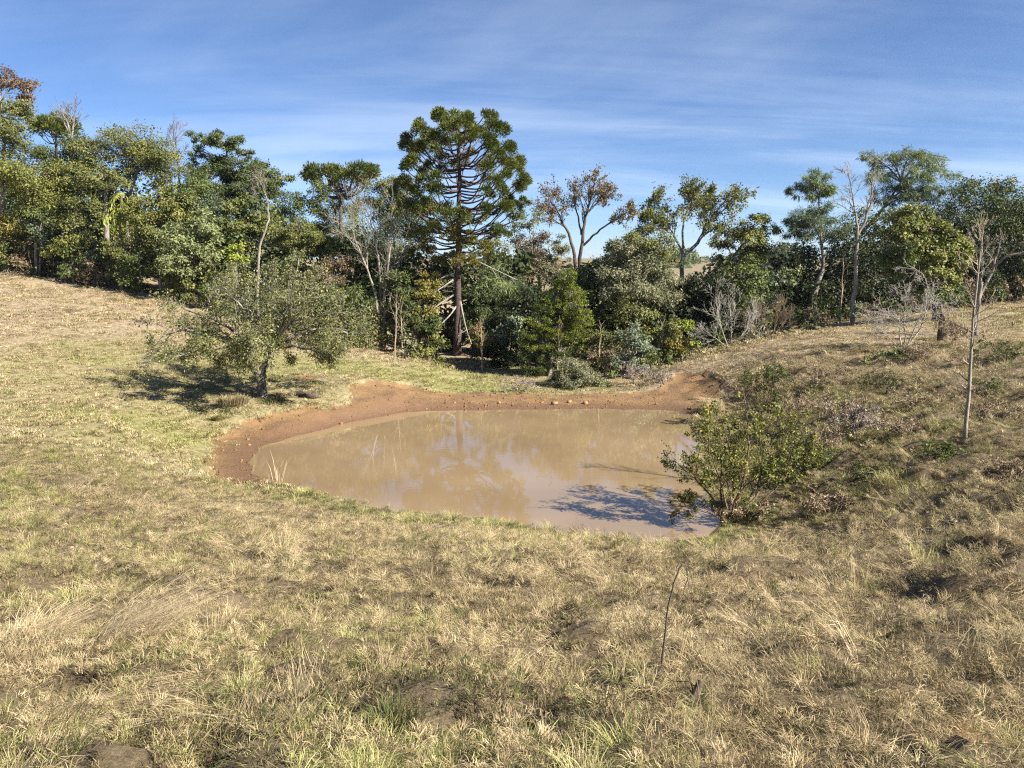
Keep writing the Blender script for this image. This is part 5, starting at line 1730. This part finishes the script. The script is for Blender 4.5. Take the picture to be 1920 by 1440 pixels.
#@@DETAIL
# ------------------------------------------------------------------ single grass clumps, weeds and litter
def clump(name, label, cat, px, D, n, rad, h, lean, w, green, tint, seed, flow=None, curl=.5, flat=0.0, group=None, spread=.3):
    rg = np.random.default_rng(seed)
    base = ground_at(px, D)
    q = rg.uniform(0, 6.283, n)
    rr = rad * np.sqrt(rg.uniform(0, 1, n))
    b = np.stack([np.cos(q) * rr, np.sin(q) * rr, np.full(n, -.02)], 1)
    la = q + rg.normal(0, .6, n) if flow is None else flow + rg.normal(0, spread, n)
    V, f4, f3 = blades(b, la, h * rg.uniform(.45, 1.15, n), lean * rg.uniform(.4, 1.4, n), w, curl, flat, rg)
    hu = np.repeat(np.clip((rg.random(n) < green) * rg.uniform(.7, 1, n), 0, 1), 5)
    ti = np.repeat(np.clip(tint + rg.normal(0, .16, n), 0, 1), 5)
    o = obj(name, mesh(name, V, [f4, f3], {'tint': ti, 'hue': hu}), GRASS_MAT, None, base)
    return tag(o, label, cat, group)


clump('grass_tussock', 'long pale dry grass tussock swept to the right in the lower left foreground', 'grass clump', 225, 5.6, 520, .26, .55, 1.35, .0040, .03, .80, 1, flow=.5, curl=.35, flat=.15, spread=.22)
clump('grass_tussock', 'low bleached grass tussock at the left edge of the foreground', 'grass clump', 60, 5.6, 700, .22, .36, 1.2, .0042, .12, .78, 2, flow=.8, flat=.3, spread=.7)
clump('grass_tussock', 'flattened straw sheaf below the long tussock in the left foreground', 'grass clump', 120, 4.35, 600, .30, .60, 1.5, .0042, .05, .66, 3, flow=.2, curl=.8, flat=.78, spread=.18)
clump('grass_tussock', 'bleached straw tussock hanging over the far right corner of the pond', 'grass clump', 1345, 27.0, 420, .30, .75, 1.0, .012, 0, .92, 4, flow=3.5, curl=.9, spread=.6)
clump('grass_tussock', 'bright green grass tuft on the near left shore of the pond', 'grass clump', 570, 17.3, 330, .22, .24, .7, .009, 1, .72, 5)
clump('weed_stalks', 'few white dry stalks standing at the left shore of the pond', 'weed', 522, 18.6, 13, .12, .85, .45, .010, 0, 1.0, 6, curl=.1)
clump('weed_clump', 'brown dry weed clump under the old spreading tree', 'weed', 436, 25.2, 420, .50, .45, .45, .014, .12, .25, 7)
clump('weed_clump', 'dark green weed clump at the foot of the old tree trunk', 'weed', 512, 25.8, 220, .40, .32, .5, .014, .75, .2, 8)
clump('weed_clump', 'tiny bright green plant on the bank left of the old tree', 'weed', 411, 24.0, 120, .16, .25, .7, .03, 1, .75, 9)
clump('grass_tussock', 'thin upright seed-grass tuft on the right foreground slope', 'grass clump', 1612, 8.3, 70, .10, .62, .25, .0045, 0, .8, 10, curl=.1)
clump('grass_tussock', 'yellow-green grass mound at the right edge of the slope', 'grass clump', 1850, 8.2, 520, .24, .26, .9, .0050, .9, .85, 11)
clump('grass_tussock', 'yellow-green grass mound near the foot of the pale sapling', 'grass clump', 1690, 15.0, 480, .42, .36, .9, .009, .85, .75, 12)
clump('grass_tussock', 'light green grass tuft low in the right foreground', 'grass clump', 1525, 4.7, 380, .12, .18, .8, .0042, .8, .8, 13)
clump('grass_tussock', 'curved pale grass wisp in the right foreground', 'grass clump', 1590, 5.1, 40, .06, .5, 1.1, .0045, .1, .98, 14, flow=2.6, flat=.25, curl=.8, spread=.12)
clump('grass_tussock', 'dark green rush tuft at the bottom of the foreground', 'grass clump', 740, 3.75, 320, .11, .22, .6, .0045, .9, .15, 15)
clump('grass_tussock', 'grey dead grass tuft with dark hollow in the middle foreground', 'grass clump', 905, 6.6, 420, .15, .22, 1.1, .0042, .02, .72, 16, flat=.1)
clump('grass_tussock', 'dark brown grass tuft left of centre in the foreground', 'grass clump', 800, 8.2, 360, .18, .20, 1.0, .0050, .05, .12, 17)
clump('grass_tussock', 'green tuft beside the shallow muddy inlet of the near shore', 'grass clump', 1100, 13.5, 380, .25, .26, .7, .008, .95, .65, 18)

# dry scrub on the right slope and at the dam's right end
SCR = dict(kink=.2, trop=.0, n={1: 3, 2: 3}, ang=.8, lr=.6, rmin=.004, t0=.15)
PAL['fern'] = [(0.10, 0.075, 0.060), (0.225, 0.185, 0.155), (0.36, 0.32, 0.28)]
PAL['dryleaf'] = [(0.09, 0.062, 0.038), (0.19, 0.140, 0.085), (0.31, 0.240, 0.150)]


def scrub(name, label, px, D, w, h, pal, n, seed, bark='straw', LL=.06):
    """low heap of arching stems; w, h in metres"""
    rg = np.random.default_rng(seed)
    s = F / D
    r0 = foot_row(px, D)
    st = []
    for k in range(7):
        a = rg.uniform(-1, 1)
        d = rg.uniform(-.5, .5) * w
        st.append(([(px + a * 6, r0, d * .2), (px + a * w * .28 * s, r0 - h * .75 * s, d * .6), (px + a * w * .5 * s, r0 - h * .9 * s * rg.uniform(.6, 1.1), d)], .012, .32 * (w + h) * .6, 4, .25))
    return stem_bush(name, label, 'scrub', px, D, st, SCR, [(pal, n, LL, LL * .5, .5)], bark, seed)


scrub('dry_scrub', 'heap of pinkish-grey dead fern right of the pond bush', 1615, 18.5, 1.5, .55, 'fern', 3000, 81)
scrub('dry_scrub', 'tangle of dry grass and twigs at the foot of the pond bush', 1395, 15.4, .9, .35, 'dryleaf', 1300, 94)
scrub('green_scrub', 'low green weeds right of the pond bush foot', 1425, 15.2, .7, .3, 'mid', 900, 95, 'brown', .045)
scrub('dry_scrub', 'straw-coloured dry scrub just behind the dead fern heap', 1575, 20.5, 1.2, .6, 'dryleaf', 1800, 82)
scrub('dry_scrub', 'brown dry scrub in the hollow between pond bush and dead fern', 1545, 18.0, .9, .5, 'dryleaf', 1500, 83)
scrub('green_scrub', 'dark green low scrub spilling right of the pond bush', 1510, 17.2, .9, .55, 'mid', 2200, 84, 'brown', .05)
scrub('dry_scrub', 'tan dry scrub on the crest below the sprawling bare bush', 1740, 25.5, 1.4, .55, 'dryleaf', 1700, 85)
scrub('dry_scrub', 'brown leafy scrub beside the dark stump on the right slope', 1790, 27.5, 1.3, .7, 'dryleaf', 2000, 86)
scrub('green_scrub', 'dark green scrub strip at the right edge of the slope', 1880, 24.0, 1.6, .7, 'deep', 2200, 87, 'brown')
scrub('dry_scrub', 'brown scrub on the shaded mound left of the leafy clump', 1560, 24.5, 1.5, .5, 'dryleaf', 1600, 88)
scrub('dry_scrub', 'grey dry scrub at the right end of the dam beside the grey shrub', 1205, 32.6, 1.5, .7, 'fern', 1700, 89)
scrub('dry_scrub', 'small grey root tangle above the clay scar at the dam end', 1245, 31.8, .7, .5, 'fern', 600, 90)
scrub('green_scrub', 'small bright green weed above the right end of the dam', 1235, 33.0, .7, .4, 'pale', 600, 91)
scrub('dry_scrub', 'pale dry brushwood heap on the dam before the dark gap', 985, 31.8, 1.8, .35, 'fern', 1200, 92)
scrub('dry_scrub', 'tan dry scrub behind the bleached straw tussock', 1395, 27.5, 1.3, .6, 'dryleaf', 1500, 93)


for i_, (px_, D_, w_, h_, pal_, lab_) in enumerate([
        (1700, 17.6, 1.0, .35, 'dryleaf', 'dry brown scrub left of the pale sapling foot'), (1765, 15.4, .8, .3, 'mid', 'low green scrub in the shade left of the pale sapling'),
        (1868, 17.4, 1.1, .4, 'dryleaf', 'dry scrub right of the pale sapling'), (1640, 15.6, .9, .3, 'deep', 'dark green scrub below the dead fern heap'),
        (1560, 14.8, .9, .3, 'dryleaf', 'dry brown scrub on the slope right of the pond bush foot'), (1893, 12.6, .9, .35, 'dryleaf', 'dry scrub at the right edge below the sapling'),
        (1715, 20.8, 1.3, .4, 'dryleaf', 'brown scrub above the dead fern heap'), (1838, 20.6, 1.2, .45, 'mid', 'green scrub upslope of the pale sapling'),
        (1500, 21.5, 1.1, .45, 'dryleaf', 'dry scrub between green shrub and shaded mound'), (1650, 22.6, 1.2, .4, 'deep', 'dark scrub below the bright-topped leafy clump')]):
    scrub('green_scrub' if pal_ in ('mid', 'deep') else 'dry_scrub', lab_, px_, D_, w_, h_, pal_, 1300, 130 + i_, 'brown' if pal_ in ('mid', 'deep') else 'straw', .055)


# rotten log beside the old tree
def log():
    D = 27.0
    base = ground_at(572, D)
    root = empty('rotten_log', base)
    tag(root, 'dark rotten log lying beside the old spreading tree', 'log')
    rg = np.random.default_rng(8)
    a, b = P(548, 728, D), P(592, 738, D - .2)
    n = 14
    pts = a + (b - a) * np.linspace(0, 1, n)[:, None] + rg.normal(0, .025, (n, 3))
    for i in range(n):
        pts[i, 2] = H(pts[i, 0], pts[i, 1]) + .09
    tb = Tubes()
    tb.add(pts, .12 * rg.uniform(.7, 1.25, n) * np.linspace(.75, 1.1, n), 9)
    tb.build('log', BK['dark'], root, base)
    t2 = Tubes()
    for k in range(9):
        i = rg.integers(4, n)
        d = nrm(rg.normal(0, 1, 3) * (1, 1, .6) + (0.4, 0, .25))
        t2.add(curve_pts(pts[i], pts[i] + d * rg.uniform(.25, .55), .05, 5, rg, .05), np.linspace(.045, .012, 5), 5)
    t2.build('broken_roots', BK['dark'], root, base)


log()


def fallen_branch():
    D = 4.05
    base = ground_at(1262, D)
    root = empty('fallen_branch', base)
    tag(root, 'dark fallen branch with upturned broken end at the bottom right', 'branch')
    pts = np.array([ground_at(px, D + dd) for px, dd in [(1205, .02), (1230, .03), (1255, 0), (1280, -.03), (1300, -.02), (1308, 0), (1311, .02)]])
    pts[:, 2] += np.array([.03, .05, .06, .06, .08, .13, .17])
    tb = Tubes()
    tb.add(pts, (.006, .009, .012, .016, .022, .024, .016), 7)
    tb.build('stem', BK['dark'], root, base)
    t2 = Tubes()
    rg = np.random.default_rng(4)
    for k in range(5):
        i = rg.integers(1, 6)
        t2.add(curve_pts(pts[i], pts[i] + rg.normal(0, .09, 3) + (0, 0, .05), .01, 4, rg, .06), (.005, .004, .003, .0015), 4)
    t2.build('twigs', BK['dark'], root, base)


fallen_branch()


# drooping bright fronds on a trunk in the wood
def fronds():
    D = 49.0
    rg = np.random.default_rng(55)
    base = ground_at(228, D)
    root = empty('frond_plant', base)
    tag(root, 'bright yellow-green plant of big drooping fronds inside the left wood', 'plant')
    ribs = Tubes()
    ribs.add(np.array([base - (0, 0, .1), base + (0.1, 0, 2.0), P(226, 400, D + .5), P(228, 365, D + .4)]), (.14, .12, .10, .07), 7)
    ls = []
    for k in range(34):
        c = P(228 + rg.normal(0, 9), 362 + rg.uniform(-4, 52), D - rg.uniform(0, .5))
        az = rg.uniform(0, 6.283)
        hd = np.array((math.cos(az), math.sin(az) - .35, 0))
        L = rg.uniform(.7, 1.25)
        t = np.linspace(0, 1, 9)
        pts = c + hd * (L * .75 * t)[:, None]
        pts[:, 2] += L * (.45 * t - 1.25 * t * t)
        ribs.add(pts, np.linspace(.014, .005, 9), 3)
        m = 26
        f = rg.uniform(.15, 1, m) * 8
        i = np.minimum(f.astype(int), 7)
        p = pts[i] + (pts[i + 1] - pts[i]) * (f - i)[:, None]
        sd = np.cross(nrm(pts[i + 1] - pts[i]), (0, 0, 1.0)) * np.where(rg.random(m) < .5, -1, 1)[:, None]
        ax = nrm(sd * .8 + nrm(pts[i + 1] - pts[i]) * .5 + rg.normal(0, .15, (m, 3)) - np.array((0, 0, .45)))
        ls.append((p, ax, nrm(rg.normal(0, .3, (m, 3)) + np.array((0, -.2, 1.0))), rg.uniform(.22, .4, m), rg.uniform(.05, .085, m), np.clip(rg.normal(.5, .15) + rg.normal(0, .12, m), 0, 1)))
    ribs.build('stem', BK['brown'], root, base)
    a = [np.concatenate([l[i] for l in ls]) for i in range(6)]
    obj('fronds', leaf_mesh('fronds', *a[:5], a[5], base, fold=.05), LM('bright'), root)


fronds()


# ------------------------------------------------------------------ clods and lumps on the clay
def lump_mesh(name, rg, r=1.0):
    """irregular clod of 20 to 80 faces"""
    t = (1 + 5 ** .5) / 2
    v = nrm(np.array([(-1, t, 0), (1, t, 0), (-1, -t, 0), (1, -t, 0), (0, -1, t), (0, 1, t), (0, -1, -t), (0, 1, -t), (t, 0, -1), (t, 0, 1), (-t, 0, -1), (-t, 0, 1)], dtype=float))
    f = np.array([(0, 11, 5), (0, 5, 1), (0, 1, 7), (0, 7, 10), (0, 10, 11), (1, 5, 9), (5, 11, 4), (11, 10, 2), (10, 7, 6), (7, 1, 8), (3, 9, 4), (3, 4, 2), (3, 2, 6), (3, 6, 8), (3, 8, 9), (4, 9, 5), (2, 4, 11), (6, 2, 10), (8, 6, 7), (9, 8, 1)])
    v = v * rg.uniform(.6, 1.2, (12, 1)) * np.array((1, 1, .7)) * r
    return mesh(name, v, [f])


def clod_mat(name, c1, c2):
    mt, nt, N, L = nodes(name)
    out = N('ShaderNodeOutputMaterial')
    p = N('ShaderNodeBsdfPrincipled')
    p.inputs['Roughness'].default_value = .95
    p.inputs['Specular IOR Level'].default_value = .1
    oi = N('ShaderNodeObjectInfo')
    r = ramp(N, [c1, c2])
    L(oi.outputs['Random'], r.inputs[0])
    tc = N('ShaderNodeTexCoord')
    n = N('ShaderNodeTexNoise')
    n.inputs['Scale'].default_value = 3
    n.inputs['Detail'].default_value = 5
    L(tc.outputs['Object'], n.inputs['Vector'])
    mx = N('ShaderNodeMix')
    mx.data_type = 'RGBA'
    mx.blend_type = 'MULTIPLY'
    mx.inputs['Factor'].default_value = .6
    L(r.outputs[0], mx.inputs['A'])
    L(n.outputs[0], mx.inputs['B'])
    L(mx.outputs['Result'], p.inputs['Base Color'])
    bp = N('ShaderNodeBump')
    bp.inputs['Strength'].default_value = .7
    L(n.outputs[0], bp.inputs['Height'])
    L(bp.outputs[0], p.inputs['Normal'])
    L(p.outputs[0], out.inputs[0])
    return mt


rgc = np.random.default_rng(23)
CLODMAT = clod_mat('clay_clod', (0.17, 0.098, 0.050), (0.36, 0.21, 0.10))
kc = []
for v in range(6):
    me = lump_mesh('clod', rgc, .055)
    me.materials.append(CLODMAT)
    o = bpy.data.objects.new('t%03d' % len(PN), me)
    PROTO.objects.link(o)
    kc.append(len(PN))
    PN.append('clod')
n = 60000
x = rgc.uniform(-12, 9, n)
y = rgc.uniform(15, 36, n)
z, sd, cl = terrain(x, y)
dens = cl * (.10 + .5 * np.clip(fbm(x * 1.3, y * 1.3, 301, 3) + .25, 0, 1) + .5 * sstep(.9, .1, sd) * sstep(26.5, 28, y)) + .18 * sstep(.05, .5, cl) * (cl < .9)
k = (sd > -.05) & (rgc.random(n) < dens * .5)
x, y, z = x[k], y[k], z[k]
m = len(x)
s = np.clip(rgc.gamma(1.3, .28, m), .12, 1.5)
strew('clods', 'small clods of dug clay strewn over the pond bank', 'clods', np.stack([x, y, z + .005], 1), rgc.choice(kc, m), rgc.uniform(0, 6.28, (m, 3)), np.stack([s, s, s * .8], 1))
LUMP = clod_mat('yellow_clay', (0.36, 0.235, 0.105), (0.42, 0.28, 0.13))
for i, (px, D, r) in enumerate([(1040, 28.7, .17), (1067, 29.1, .12), (1097, 28.8, .14), (936, 28.6, .09), (852, 28.5, .08)]):
    b = ground_at(px, D)
    o = obj('clay_lump', lump_mesh('clay_lump', rgc, r), LUMP, None, b + (0, 0, r * .25))
    tag(o, ['largest pale yellow clay lump, at the water on the far dam', 'yellow clay lump just behind the largest one on the dam', 'yellow clay lump at the right end of the row on the dam',
            'small yellow clay lump midway along the dam, left of the largest', 'smallest yellow clay lump, leftmost on the far dam'][i], 'clay lump', 'yellow clay lumps on the dam')

# ------------------------------------------------------------------ the wooded hill far beyond the gap
rgf = np.random.default_rng(61)
ls = []
for k in range(220):
    px = rgf.uniform(1150, 1500)
    D = rgf.uniform(430, 600)
    top = 474 + 10 * math.sin(px * .02) + rgf.uniform(0, 46)
    c = P(px, top, D)
    R = rgf.uniform(4.5, 8)
    n = 110
    d = nrm(rgf.normal(0, 1, (n, 3)))
    p = c + d * R * np.array((1, 1, .8)) * rgf.uniform(.6, 1, (n, 1))
    nr = nrm(d + rgf.normal(0, .5, (n, 3)))
    ax = nrm(np.cross(nr, rgf.normal(0, 1, (n, 3))))
    ls.append((p, ax, nr, rgf.uniform(1.5, 2.8, n), rgf.uniform(1.0, 1.8, n), np.clip(rgf.normal(.45, .15) + rgf.normal(0, .15, n), 0, 1)))
a = [np.concatenate([l[i] for l in ls]) for i in range(6)]
tag(obj('far_wood', leaf_mesh('far_wood', *a[:5], a[5], (0, 0, 0)), LM('deep')), 'distant wooded hillside beyond the gap in the trees', 'wood', kind='stuff')

# ------------------------------------------------------------------ the air between here and the far hill
def haze():
    x0, x1, y0, y1, z0, z1 = -5100, 5100, -620, 5100, -95, 42
    V = [(x, y, z) for z in (z0, z1) for y in (y0, y1) for x in (x0, x1)]
    Fq = [(0, 2, 3, 1), (4, 5, 7, 6), (0, 1, 5, 4), (2, 6, 7, 3), (0, 4, 6, 2), (1, 3, 7, 5)]
    mt, nt, N, L = nodes('haze')
    out = N('ShaderNodeOutputMaterial')
    v = N('ShaderNodeVolumePrincipled')
    v.inputs['Color'].default_value = (0.82, 0.90, 1.0, 1)
    v.inputs['Density'].default_value = 0.00013
    v.inputs['Anisotropy'].default_value = 0.3
    L(v.outputs[0], out.inputs['Volume'])
    tag(obj('haze', mesh('haze', V, [Fq]), mt), 'thin bluish air in front of the far hills', 'haze', kind='stuff')


haze()
